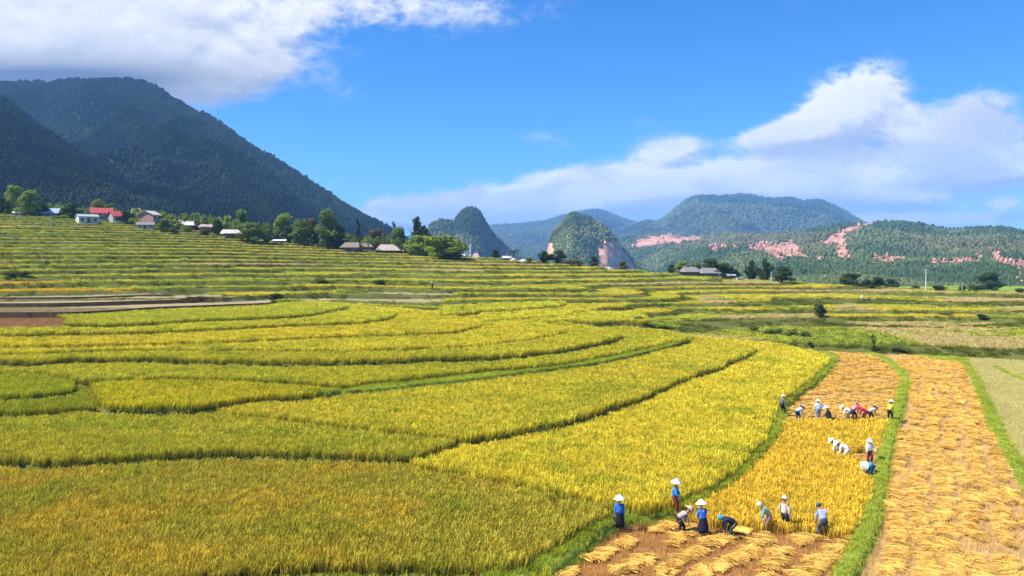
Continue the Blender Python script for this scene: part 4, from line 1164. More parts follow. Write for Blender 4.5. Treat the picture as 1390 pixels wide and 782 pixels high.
TREES = [
 # name, px, base row, top row, width px, kind, leaf, label, group, back
 ('tree', 4, 290, 266, 18, 'broad', 'dark', 'dark low tree cut by the left edge of the view above the terraces', VT, 4),
 ('tree', 18, 292, 252, 22, 'broad', 'light', 'tall light green tree at the far left before the dark mountain', VT, 4),
 ('tree', 40, 294, 259, 30, 'broad', 'light', 'round bright green tree second from the left end of the village', VT, 0),
 ('tree', 58, 292, 275, 16, 'broad', 'dark', 'small dark tree touching the left end of the blue grey roof', VT, 0),
 ('tree', 97, 297, 276, 28, 'broad', 'dark', 'dark ragged tree between the blue grey roof and the red roofs', VT, 2),
 ('tree', 78, 297, 290, 20, 'bush', 'light', 'low pale green hedge tree in front of the blue grey roof', VT, -1),
 ('tree', 132, 289, 272, 24, 'broad', 'light', 'yellowish tree crown rising behind the red roof', VT, 14),
 ('tree', 150, 289, 277, 18, 'broad', 'mid', 'small green tree crown behind the right hand red roof', VT, 15),
 ('tree', 171, 304, 286, 20, 'broad', 'dark', 'dark tree just right of the red roofed house', VT, 2),
 ('banana_plant', 183, 307, 294, 15, 'palm', 'light', 'pale banana plant left of the two storey pink house', VT, 1),
 ('tree', 222, 313, 297, 22, 'broad', 'mid', 'bushy tree in front of the two storey pink house at its right', VT, 0),
 ('tree', 240, 313, 299, 20, 'broad', 'mid', 'leafy tree hiding the left end of the cream hipped roof', VT, -2),
 ('tree', 256, 316, 303, 18, 'bush', 'light', 'low bright tree below the cream hipped roof', VT, -2),
 ('tree', 266, 300, 289, 18, 'broad', 'mid', 'rounded tree top showing above the cream hipped roof', VT, 16),
 ('tree', 278, 320, 307, 18, 'broad', 'dry', 'brownish tree in front of the small brown roof', VT, 0),
 ('tree', 294, 321, 298, 17, 'broad', 'dark', 'very dark tree between the brown roof and the big tan roof', VT, 2),
 ('tree', 309, 304, 293, 16, 'broad', 'light', 'light tree behind the left corner of the big tan roof', VT, 14),
 ('tree', 326, 301, 285, 22, 'broad', 'mid', 'feathery tree rising straight behind the big tan roof', VT, 16),
 ('tree', 340, 329, 302, 34, 'broad', 'mid', 'wide round green tree under the big tan roof', VT, -1),
 ('tree', 363, 331, 303, 24, 'bamboo', 'mid', 'upright bamboo clump beside the small white shed', VT, 2),
 ('tree', 386, 325, 291, 32, 'broad', 'light', 'yellow green tree behind the small white shed roof', VT, 8),
 ('tree', 392, 331, 306, 20, 'broad', 'dark', 'bluish dark tree right of the small white shed', VT, 3),
 ('tree', 408, 332, 299, 30, 'broad', 'mid', 'full green tree left of the tallest village tree', VT, 0),
 ('tree', 420, 331, 295, 24, 'broad', 'dry', 'greyish twiggy tree left of and behind the tallest village tree', VT, 6),
 ('tree', 444, 333, 286, 36, 'broad', 'mid', 'tallest tree of the village with a peaked light crown', VT, 2),
 ('tree', 456, 334, 307, 26, 'broad', 'dark', 'dark tree standing right of the tallest village tree', VT, 0),
 ('tree', 486, 322, 298, 10, 'tall', 'dark', 'narrow dark conifer behind the thatched roofs', VT, 12),
 ('tree', 500, 337, 318, 16, 'palm', 'light', 'pale banana plant between the thatched roof and the grey hipped roof', VT, 0),
 ('tree', 512, 326, 311, 22, 'broad', 'dry', 'bare brownish tree behind the grey hipped roof', VT, 12),
 ('tree', 541, 336, 309, 28, 'broad', 'mid', 'green tree right behind the grey hipped roof', VT, 6),
 ('tree', 535, 322, 303, 12, 'tall', 'mid', 'thin feathery tree left of the dark bamboo plumes', VT, 14),
 ('tree', 566, 346, 297, 38, 'bamboo', 'dark', 'tall dark bamboo with arching plumes against the cloud', VT, 5),
 ('tree', 578, 348, 312, 26, 'bamboo', 'dark', 'shorter dark bamboo behind the bright bamboo thicket', VT, 6),
 ('tree', 570, 349, 320, 38, 'broad', 'bamboo', 'rounded left half of the bright bamboo thicket', VT, 0),
 ('tree', 603, 352, 320, 52, 'broad', 'bamboo', 'wide domed bright green bamboo thicket at the right end of the village', VT, 0),
 ('tree', 613, 353, 336, 30, 'bush', 'dark', 'dark low shrub at the foot of the bright bamboo thicket', VT, -1),
 ('tree', 672, 351, 339, 13, 'broad', 'dark', 'small dark tree alone before the foot of the pointed peak', RT, 2),
 ('tree', 698, 355, 337, 16, 'palm', 'dark', 'spiky dark tree right of the pale rock on the skyline', RT, 2),
 ('tree', 719, 357, 348, 16, 'bush', 'mid', 'low bush at the left end of the dark grove under the karst hill', RT, 1),
 ('tree', 738, 358, 341, 28, 'bamboo', 'dark', 'dark spreading tree left part of the grove under the karst hill', RT, 2),
 ('tree', 756, 358, 339, 24, 'broad', 'dark', 'dark tree in the grove under the middle of the karst hill', RT, 2),
 ('tree', 774, 360, 350, 26, 'bush', 'dry', 'low tawny shrub right of the dark grove', RT, 0),
 ('tree', 786, 361, 352, 14, 'bush', 'light', 'small yellowish shrub right of the tawny one', RT, 0),
 ('tree', 806, 362, 348, 14, 'broad', 'dark', 'small dark tree just left of the pink quarry face', RT, 2),
 ('tree', 846, 365, 354, 13, 'broad', 'dry', 'small dry tree in front of the pink quarry face', RT, 2),
 ('tree', 911, 369, 359, 9, 'broad', 'dark', 'tiny round dark tree left of the bright shrub and grey roofs', RT, 1),
 ('tree', 924, 370, 354, 18, 'broad', 'light', 'bright green tree left of the first grey roof', RT, 2),
 ('tree', 942, 371, 356, 22, 'broad', 'mid', 'green tree between the two grey roofs', RT, 4),
 ('tree', 967, 376, 350, 28, 'broad', 'dark', 'tallest dark green tree behind the second grey roof', RT, 5),
 ('tree', 983, 378, 357, 22, 'broad', 'dark', 'dark tree right of the second grey roof', RT, 3),
 ('tree', 997, 379, 361, 18, 'bush', 'dark', 'low dark tree above the white tank', RT, 3),
 ('tree', 1020, 381, 354, 20, 'bamboo', 'dark', 'dark feathery tree left in the clump beside the short pole', RT, 2),
 ('tree', 1038, 382, 353, 28, 'bamboo', 'dark', 'tall dark feathery tree in the middle of the clump beside the short pole', RT, 2),
 ('tree', 1062, 384, 362, 28, 'broad', 'dark', 'dark lower tree right in the clump beside the short pole', RT, 2),
 ('tree', 1153, 389, 371, 26, 'broad', 'dark', 'dark tree at the left end of the long hedge on the right', RT, 2),
 ('tree', 1172, 391, 377, 20, 'bush', 'dark', 'dark shrub in the middle of the long hedge on the right', RT, 2),
 ('tree', 1190, 391, 376, 20, 'broad', 'dark', 'dark tree near the right end of the long hedge', RT, 2),
 ('tree', 1209, 392, 379, 24, 'broad', 'dark', 'last dark shrub at the right end of the long hedge', RT, 2),
 ('tree', 1244, 394, 386, 14, 'bush', 'dark', 'low dark shrub just left of the tall white pole', RT, 1),
 ('tree', 1277, 396, 384, 22, 'bush', 'dark', 'low dark shrub just right of the tall white pole', RT, 1),
 ('tree', 1305, 397, 386, 16, 'bush', 'dark', 'small dark shrub between the tall pole and the big right hand tree', RT, 1),
 ('tree', 1343, 397, 370, 34, 'broad', 'dark', 'big dark tree near the right edge of the skyline', RT, 3),
 ('tree', 1325, 397, 383, 20, 'bush', 'dark', 'dark shrub at the left foot of the big right hand tree', RT, 2),
 ('tree', 1384, 399, 390, 18, 'bush', 'dark', 'low dark shrub cut by the right edge on the skyline', RT, 1),
]
for (nm, px, row, top, w, kd, lf, lb, gp, bk) in TREES:
    tree(nm, px, row, top, w, kd, lf, lb, 'plant' if nm == 'banana_plant' else 'tree', gp, bk)
BUSHES = [
 (1113, 431, 412, 17, 'broad', 'dark', 'lone dark rounded bush on the shelves right of centre'),
 (1184, 477, 455, 12, 'tall', 'mid', 'thin upright shrub on the bank above the harvested paddies'),
 (1217, 479, 462, 22, 'bush', 'mid', 'loose green shrub at the top of the green bund'),
 (1099, 471, 463, 9, 'bush', 'dark', 'tiny dark bush at the far corner of the central yellow paddy'),
 (628, 424, 414, 14, 'palm', 'light', 'spiky pale plant on the shelf left of the small stepped paddies'),
 (20, 377, 366, 34, 'bush', 'dark', 'wide dark bush on the terraces at the far left'),
 (134, 384, 377, 14, 'bush', 'dark', 'small dark bush above the orange gold strips at left'),
 (372, 406, 397, 22, 'bush', 'dark', 'dark scrub between the brown shelves left of centre'),
 (440, 386, 376, 24, 'bush', 'mid', 'green scrub on the slope above the brown shelves'),
 (515, 387, 377, 16, 'bush', 'dark', 'dark scrub above the middle of the brown shelves'),
 (865, 437, 428, 22, 'bush', 'mid', 'green shrub on the low bank in the centre of the view'),
 (895, 447, 438, 30, 'bush', 'mid', 'olive shrub on the little island bank in the yellow paddies'),
 (1022, 452, 439, 18, 'bush', 'mid', 'left shrub of the row on the green bank'),
 (1048, 456, 441, 24, 'bush', 'mid', 'second shrub from the left in the row on the green bank'),
 (1070, 458, 444, 22, 'bush', 'mid', 'third shrub of the row on the green bank'),
 (1094, 460, 447, 24, 'bush', 'mid', 'fourth shrub of the row on the green bank'),
 (1280, 429, 420, 26, 'bush', 'mid', 'spreading shrub on the terraces at right'),
 (1335, 433, 424, 18, 'bush', 'dark', 'grey green shrub right of the spreading one on the right terraces'),
]
for (px, row, top, w, kd, lf, lb) in BUSHES:
    tree('bush', px, row, top, w, kd, lf, lb, 'bush', 'shrubs on the terrace banks')

# ------------------------------------------------------------------ houses
WALLM = {'white': mat_plain('whitewash', (.50, .49, .46), .85, .22, 1.5), 'pink': mat_plain('pinkish_render', (.48, .26, .22), .85, .15), 'grey': mat_plain('grey_block_wall', (.34, .32, .30), .9, .15), 'wood': mat_plain('weathered_board', (.13, .09, .065), .85, .25, 9)}
ROOFM = {'red': mat_plain('red_sheet_roof', (.42, .06, .065), .55, .12), 'blue': mat_plain('blue_grey_sheet', (.30, .36, .46), .5, .12), 'greygreen': mat_plain('grey_green_sheet', (.30, .36, .36), .55, .12),
         'cream': mat_plain('pale_fibre_cement', (.50, .46, .40), .85, .25, 1.5), 'tan': mat_plain('tan_fibre_cement', (.38, .31, .25), .9, .28, 1.5), 'thatch': mat_plain('grey_brown_thatch', (.20, .155, .12), .95, .3, 3), 'white': mat_plain('white_sheet_roof', (.62, .62, .62), .5, .2, 2.0), 'grey': mat_plain('grey_tile_roof', (.19, .18, .175), .9, .2)}
M_glass = mat_plain('window_glass', (.06, .08, .10), .15, .1)
M_frame = mat_plain('window_frame', (.40, .36, .30), .7, .1)
M_conc = mat_plain('concrete_pole', (.55, .54, .50), .85, .1)
def roof_mb(L, D, z0, rise, over, hip=0.0, th=.12, curve=0.0):
    """roof slab with real thickness; ridge along x; hip = how far the ridge ends are drawn in"""
    mb = MB(); x0, x1, y0, y1 = -L / 2 - over, L / 2 + over, -D / 2 - over, D / 2 + over
    ze = z0 - rise * over / (D / 2) * .6; zr = z0 + rise; hx = hip
    def lay(dz):
        mid = []
        for x in (x0, x1):
            sgn = -1 if x < 0 else 1
            mid.append((x - sgn * hx, 0, zr + dz))
        return [(x0, y0, ze + dz), (x1, y0, ze + dz), (x1, y1, ze + dz), (x0, y1, ze + dz)] + mid
    top = lay(th); bot = lay(0)
    V = top + bot
    Q = [(0, 1, 5, 4), (2, 3, 4, 5), (3, 0, 4), (1, 2, 5)] if hip > 0 else [(0, 1, 5, 4), (2, 3, 4, 5)]
    Q2 = [tuple(i + 6 for i in q[::-1]) for q in Q]
    mb.add(V, Q + Q2 + ([(0, 6, 7, 1), (2, 8, 9, 3), (1, 7, 8, 2), (3, 9, 6, 0)] if hip > 0 else [(0, 6, 7, 1), (2, 8, 9, 3), (1, 7, 11, 5), (5, 11, 8, 2), (3, 9, 10, 4), (4, 10, 6, 0)]))
    return mb
def house(name, px, row, wpx, D, wall_h, rise, wall, roof, label, yaw=0.0, hip=0.0, over=.5, storeys=1, back=0.0, stilts=False, wins=2, door=True, porch=False, cat='house', dz=0.0, group='houses of the hillside village'):
    x, y, z = spot(px, row, back)
    zr = HC + (HR - row) * y / F
    z = (min(z, zr) if abs(z - zr) < 4 else zr) + dz
    L = wpx * y / F
    yaw = math.atan2(-x, y) * .6 + radians(yaw)
    h = empty(name, (x, y, z), yaw); tag(h, label, cat, group)
    z0 = 0.0
    if stilts:
        for ix in np.linspace(-L / 2 + .2, L / 2 - .2, 4):
            for iy in (-D / 2 + .2, D / 2 - .2):
                MB().tube([(ix, iy, -.5), (ix, iy, 1.0)], [.11, .10], 8).obj('post', M_bark, h)
        z0 = 1.0
    H = wall_h * storeys
    w = MB().box(-L / 2, L / 2, -D / 2, D / 2, z0 - (.6 if not stilts else 0), z0 + H)
    if not hip:   # gable triangles
        for sx_ in (-1, 1):
            xx = sx_ * (L / 2 - .003)
            w.add([(xx, -D / 2, z0 + H), (xx, D / 2, z0 + H), (xx, 0, z0 + H + rise * .97)], [(0, 1, 2) if sx_ > 0 else (2, 1, 0)])
    w.obj('wall', WALLM[wall], h)
    roof_mb(L, D, z0 + H + .02, rise, over, hip).obj('roof', ROOFM[roof], h)
    for s_ in range(storeys):
        zc = z0 + wall_h * s_ + wall_h * .55
        n = wins + (1 if door and s_ == 0 else 0)
        for i in range(n):
            xc = -L / 2 + L * (i + .5) / n
            if door and s_ == 0 and i == n // 2:
                d = MB().box(xc - .45, xc + .45, -D / 2 - .07, -D / 2 - .004, z0 - .05, z0 + min(2.0, wall_h * .85)).obj('door', WALLM['wood'], h)
                MB().box(xc + .28, xc + .34, -D / 2 - .10, -D / 2 - .072, z0 + .9, z0 + 1.0).obj('handle', M_conc, d)
            else:
                wh = min(.5, wall_h * .22); ww = min(.5, L / n * .3)
                f = MB(); f.box(xc - ww - .07, xc + ww + .07, -D / 2 - .08, -D / 2 - .004, zc - wh - .07, zc - wh); f.box(xc - ww - .07, xc + ww + .07, -D / 2 - .08, -D / 2 - .004, zc + wh, zc + wh + .07)
                f.box(xc - ww - .07, xc - ww, -D / 2 - .08, -D / 2 - .004, zc - wh, zc + wh); f.box(xc + ww, xc + ww + .07, -D / 2 - .08, -D / 2 - .004, zc - wh, zc + wh)
                fo = f.obj('window', M_frame, h)
                MB().box(xc - ww, xc + ww, -D / 2 - .03, -D / 2 - .006, zc - wh, zc + wh).obj('pane', M_glass, fo)
    if porch:
        yb = -D / 2 - 1.3
        for ix in np.linspace(-L / 2 + .15, L / 2 - .15, 5):
            MB().tube([(ix, yb, -.5), (ix, yb, H * .95)], [.09, .08], 8).obj('porch_post', M_conc, h)
        MB().box(-L / 2, L / 2, yb - .1, -D / 2 - .01, H * .95, H * .95 + .12).obj('porch_roof', ROOFM[roof], h)
        MB().box(-L / 2, L / 2, yb - .05, yb + .05, .35, 1.0).obj('railing', WALLM['white'], h)
    return h
house('house', 72, 291, 20, 6, 1.9, 1.7, 'wood', 'blue', 'low house with a long blue grey sheet roof among dark trees', yaw=-6, hip=.8, back=7)
house('shed', 80, 287, 9, 4, 1.6, .9, 'wood', 'white', 'small white roof joined behind the blue grey roof', yaw=20, back=11, wins=1, door=False, cat='shed')
house('house', 118, 303.5, 23, 6, 2.2, .8, 'white', 'greygreen', 'white walled block house with a grey green sheet roof left of the red roof', yaw=22, back=0, over=.35)
house('house', 138, 302, 24, 7, 3.2, 1.9, 'grey', 'red', 'house with a steep red roof and open verandah behind the white block house', yaw=14, back=7, porch=True)
house('house', 157, 303, 13, 6, 2.6, 1.8, 'grey', 'red', 'smaller red roofed wing at the right of the red roofed house', yaw=28, back=6, porch=True, wins=1)
house('house', 203, 309, 15, 6, 2.25, 1.4, 'pink', 'cream', 'two storey pinkish house with a small gabled top', yaw=62, back=9, storeys=2, over=.4)
house('house', 198, 310.5, 19, 5, 1.2, .9, 'white', 'grey', 'low white walled house with a dark grey roof in front of the pink one', yaw=4, back=0)
house('house', 250, 313, 30, 7, 1.9, 1.8, 'wood', 'cream', 'house with a long cream hipped roof left of the middle of the village', yaw=-8, hip=1.6, back=7, over=.8)
house('house', 280, 315, 17, 5, 1.7, 1.0, 'wood', 'tan', 'small house with a tan roof right of the cream hipped one', yaw=8, back=5, hip=.8)
house('house', 326, 315, 25, 7, 2.0, 2.0, 'wood', 'tan', 'house with a tall wide tan roof standing above the round green tree', yaw=-4, back=10, hip=1.0, over=.9)
house('house', 313, 323, 20, 6, 1.5, 1.3, 'wood', 'cream', 'tumbledown pale roofed house below and left of the tall tan roof', yaw=24, back=2, hip=.5, wins=1)
house('shed', 380, 331, 14, 3.2, 1.0, .45, 'wood', 'white', 'small shed with a shining white roof at the field edge', yaw=0, back=0, wins=1, cat='shed')
house('house', 472, 330, 17, 5, 1.8, 1.1, 'wood', 'tan', 'house with a pale tan roof showing over the thatched one', yaw=0, back=8, hip=.7)
house('house', 478, 336, 20, 6, 1.4, 1.5, 'wood', 'thatch', 'low house with a sagging brown thatched roof at the field edge', yaw=-10, back=1, hip=1.0, over=.9)
house('house', 496, 333, 15, 5, 1.7, 1.3, 'wood', 'thatch', 'small thatched house just right of the larger thatched one', yaw=12, back=7, hip=.8)
house('house', 526, 342, 26, 7, 1.2, 1.9, 'wood', 'tan', 'low house with a broad grey tan hipped roof left of the bamboo', yaw=6, back=1, hip=2.0, over=1.0, stilts=False)
house('shed', 25, 293, 9, 3, .9, .4, 'grey', 'white', 'tiny white roofed shelter under the bright green tree at far left', back=0, wins=1, door=False, cat='shed')
house('shed', 626, 350, 7, 3, 1.0, .5, 'white', 'white', 'tiny white hut right of the bamboo thicket', back=3, wins=1, door=False, cat='shed')
house('shed', 688, 354, 9, 3, 1.0, .6, 'white', 'cream', 'small pale hut on the skyline left of the spiky dark tree', back=2, wins=1, door=False, cat='shed')
house('house', 936, 373, 17, 6, 1.5, 1.3, 'wood', 'grey', 'first grey roofed stilt house on the skyline right of centre', yaw=16, back=1, hip=.8, over=.8, stilts=False)
house('house', 962, 376, 19, 6, 1.5, 1.4, 'wood', 'grey', 'second grey roofed house on the skyline beside the dark trees', yaw=10, back=1, hip=.9, over=.8, stilts=False)
house('shed', 990, 378, 8, 3, 1.0, .5, 'wood', 'white', 'small shed with a white roof right of the second grey roof', yaw=20, back=1, wins=1, door=False, cat='shed')

house('house', 222, 306, 13, 5, 1.6, 1.1, 'grey', 'grey', 'grey roofed house half hidden right of the two storey pink house', yaw=-14, back=9, hip=.5)
house('house', 293, 316, 12, 5, 1.5, 1.0, 'wood', 'cream', 'little pale roofed house between the brown roof and the tall tan roof', yaw=18, back=9, hip=.4, wins=1)
house('house', 348, 320, 13, 5, 1.6, 1.2, 'wood', 'thatch', 'brown thatched roof peeping out above the wide round green tree', yaw=-10, back=13, hip=.6, wins=1)
house('house', 424, 328, 14, 5, 1.6, 1.3, 'wood', 'tan', 'faded tan roof behind the trees left of the tallest village tree', yaw=14, back=14, hip=.6, wins=1)
house('house', 543, 343, 12, 4, 1.4, 1.0, 'wood', 'thatch', 'small dark thatched annexe right of the broad grey tan roof', yaw=-12, back=3, hip=.5, wins=1)
# pale rocks on the skyline
M_rock = mat_plain('pale_limestone', (.55, .48, .42), .95, .3, 1.2)
def rock(px, row, w, hgt, label):
    import bmesh
    x, y, z = spot(px, row, 1); r = np.random.default_rng(px)
    bm = bmesh.new(); bmesh.ops.create_icosphere(bm, subdivisions=3, radius=1.0)
    for v in bm.verts:
        n = float(fbm(np.array([v.co.x * 1.7 + px]), np.array([v.co.y * 1.7 + v.co.z]), 3, 5)[0])
        v.co *= .65 + .8 * n
    me = bpy.data.meshes.new('rock'); bm.to_mesh(me); bm.free(); me.materials.append(M_rock)
    o = bpy.data.objects.new('rock', me); COL.objects.link(o); o.location = (x, y, z + hgt * .2); k = w * y / F / 2
    o.scale = (k, k * .8, hgt); tag(o, label, 'rock', 'boulders on the skyline')
rock(697, 355, 13, 1.0, 'flat pale boulder beside the small skyline hut')
rock(710, 357, 10, .8, 'low pale boulder right of the spiky dark tree')
rock(827, 364, 12, .8, 'tawny boulder at the foot of the pink quarry face')

# ------------------------------------------------------------------ poles, pylons, tank, tower
def pole(px, row, top, rad, label, arms=True, back=0.0, name='utility_pole'):
    x, y, z = spot(px, row, back); zt = HC + (HR - top) * y / F; h = max(zt - z, 1.5)
    e = empty(name, (x, y, z)); tag(e, label, 'pole', 'poles on the crest')
    MB().tube([(0, 0, -.5), (0, 0, h)], [rad, rad * .65], 10).obj('pole', M_conc, e)
    if arms:
        for dz in (.25, .8):
            MB().box(-.55, .55, -.05, .05, h - dz - .05, h - dz + .05).obj('cross_arm', M_conc, e)
        for sx_ in (-.45, 0.0, .45):
            MB().tube([(sx_, 0, h - .20), (sx_, 0, h - .02 if sx_ else h + .12)], [.05, .03], 8).obj('insulator', WALLM['white'], e)
    return e
pole(1257, 396, 366, .17, 'tall white concrete pole with two cross arms on the right skyline', back=1)
pole(1047, 384, 369, .12, 'short pale pole in front of the feathery dark trees', False)
pole(1215, 392, 382, .08, 'thin short pole at the right end of the long hedge', False)
pole(1306, 397, 384, .08, 'thin pole between the tall white pole and the big right hand tree', False)
pole(69, 311, 291, .07, 'thin dark pole on the terraces below the blue grey roof', False)
M_steel = mat_plain('galvanised_steel', (.45, .47, .48), .5, .1)
def pylon(px, row, top, Y, label):
    x = (px - 695) / F * Y; z = HC + (HR - row) * Y / F; h = (row - top) * Y / F
    e = empty('power_pylon', (x, Y, z - 2)); tag(e, label, 'pylon', 'lattice pylons on the hills'); h += 2
    m = MB(); b = h * .10
    for sx_ in (-1, 1):
        for sy_ in (-1, 1):
            m.tube([(sx_ * b, sy_ * b, 0), (sx_ * .4, sy_ * .4, h)], [.14, .10], 4)
    for i in range(8):
        z0, z1 = h * i / 8, h * (i + 1) / 8; w0 = b + (.4 - b) * i / 8; w1 = b + (.4 - b) * (i + 1) / 8
        for sy_ in (-1, 1):
            m.tube([(-w0, sy_ * w0, z0), (w1, sy_ * w1, z1)], [.07, .07], 4); m.tube([(w0, sy_ * w0, z0), (-w1, sy_ * w1, z1)], [.07, .07], 4)
    m.obj('lattice', M_steel, e)
    for f in (.72, .84, .96):
        MB().box(-h * .14, h * .14, -.15, .15, h * f, h * f + .3).obj('cross_arm', M_steel, e)
pylon(967, 328, 306, 1150, 'grey lattice pylon on the scarred hill right of centre')
x, y, z = spot(1004, 381.5, 0)
e = empty('water_tank', (x, y, z)); tag(e, 'small white box shaped tank at the field edge right of centre', 'tank')
MB().box(-.9, .9, -.6, .6, 0, .9).obj('tank_body', WALLM['white'], e)
MB().box(-1.0, 1.0, -.7, .7, .902, 1.0).obj('lid', ROOFM['white'], e)
Y = 900; x = (639 - 695) / F * Y; zb = HC + (HR - 349) * Y / F
e = empty('tower', (x, Y, zb - 3)); tag(e, 'slim white tower at the foot of the pointed peak', 'tower')
MB().tube([(0, 0, 0), (0, 0, 6), (0, 0, 14), (0, 0, 15), (0, 0, 19)], [2.2, 1.5, 1.2, 1.6, .15], 10).obj('shaft', WALLM['white'], e)
MB().tube([(0, 0, 9.0), (0, 0, 9.6)], [1.9, 1.9], 10).obj('gallery', WALLM['white'], e)
e = empty('quarry_shed', ((646 - 695) / F * Y, Y, zb - 3)); tag(e, 'steep pinkish roofed shed beside the slim white tower', 'shed')
MB().box(-4, 4, -3, 3, 0, 3.2).obj('wall', WALLM['white'], e)
roof_mb(8, 6, 3.22, 5.0, .4, 2.4).obj('roof', mat_plain('pink_roof', (.62, .36, .32), .8, .1), e)
# ------------------------------------------------------------------ people
def skin_mesh(name, chains, mat, parent, sub=2, root=0):
    """chains: list of lists of (point, radius); equal points are shared joints"""
    V = []; R = []; E = []; key = {}
    for ch in chains:
        prev = None
        for p, rr in ch:
            k = tuple(round(c, 4) for c in p)
            if k not in key: key[k] = len(V); V.append(k); R.append(rr)
            i = key[k]
            if prev is not None and prev != i: E.append((prev, i))
            prev = i
    me = bpy.data.meshes.new(name); me.from_pydata(V, E, []); o = bpy.data.objects.new(name, me); COL.objects.link(o)
    o.modifiers.new('skin', 'SKIN')
    if not me.skin_vertices: me.attributes.new
    sv = me.skin_vertices[0].data
    for i, rr in enumerate(R):
        sv[i].radius = (rr, rr) if not isinstance(rr, tuple) else rr
        sv[i].use_root = (i == root)
    s = o.modifiers.new('sub', 'SUBSURF'); s.levels = sub; s.render_levels = sub
    dg = bpy.context.evaluated_depsgraph_get()
    nm = bpy.data.meshes.new_from_object(o.evaluated_get(dg))
    o.modifiers.clear(); o.data = nm; nm.name = name
    nm.materials.clear(); nm.materials.append(mat)
    nm.polygons.foreach_set('use_smooth', [True] * len(nm.polygons))
    o.parent = parent
    return o
def lathe(name, prof, mat, parent, mtx=None, k=24, jit=0.0):
    V = []; Q = []
    for r_, z_ in prof:
        for j in range(k):
            a = 2 * np.pi * j / k; V.append(Vector((r_ * math.cos(a), r_ * math.sin(a), z_)))
    for i in range(len(prof) - 1):
        for j in range(k): Q.append((i * k + j, i * k + (j + 1) % k, (i + 1) * k + (j + 1) % k, (i + 1) * k + j))
    if mtx: V = [mtx @ v for v in V]
    return mesh_obj(name, V, Q, mat, parent, True)
_cm = {}
def cloth(col):
    if col not in _cm: _cm[col] = mat_plain('cloth', col, .9, .18, 14)
    return _cm[col]
M_skin = mat_plain('skin', (.36, .20, .13), .6, .06); M_hair = mat_plain('black_hair', (.012, .010, .010), .5, .1)
M_hat = mat_plain('palm_leaf_hat', (.78, .72, .58), .7, .06, 20); M_boot = mat_plain('rubber_boot', (.02, .03, .025), .4, .1)
V3 = lambda *a: np.array(a, float)
def ik(a, b, l1, l2, pole):
    d = b - a; L = min(np.linalg.norm(d), (l1 + l2) * .999); n = d / (np.linalg.norm(d) + 1e-9); b = a + n * L
    x = (l1 * l1 - l2 * l2 + L * L) / (2 * L); h = math.sqrt(max(l1 * l1 - x * x, 1e-6))
    p = pole - n * np.dot(pole, n); p /= np.linalg.norm(p) + 1e-9
    return a + n * x + p * h, b
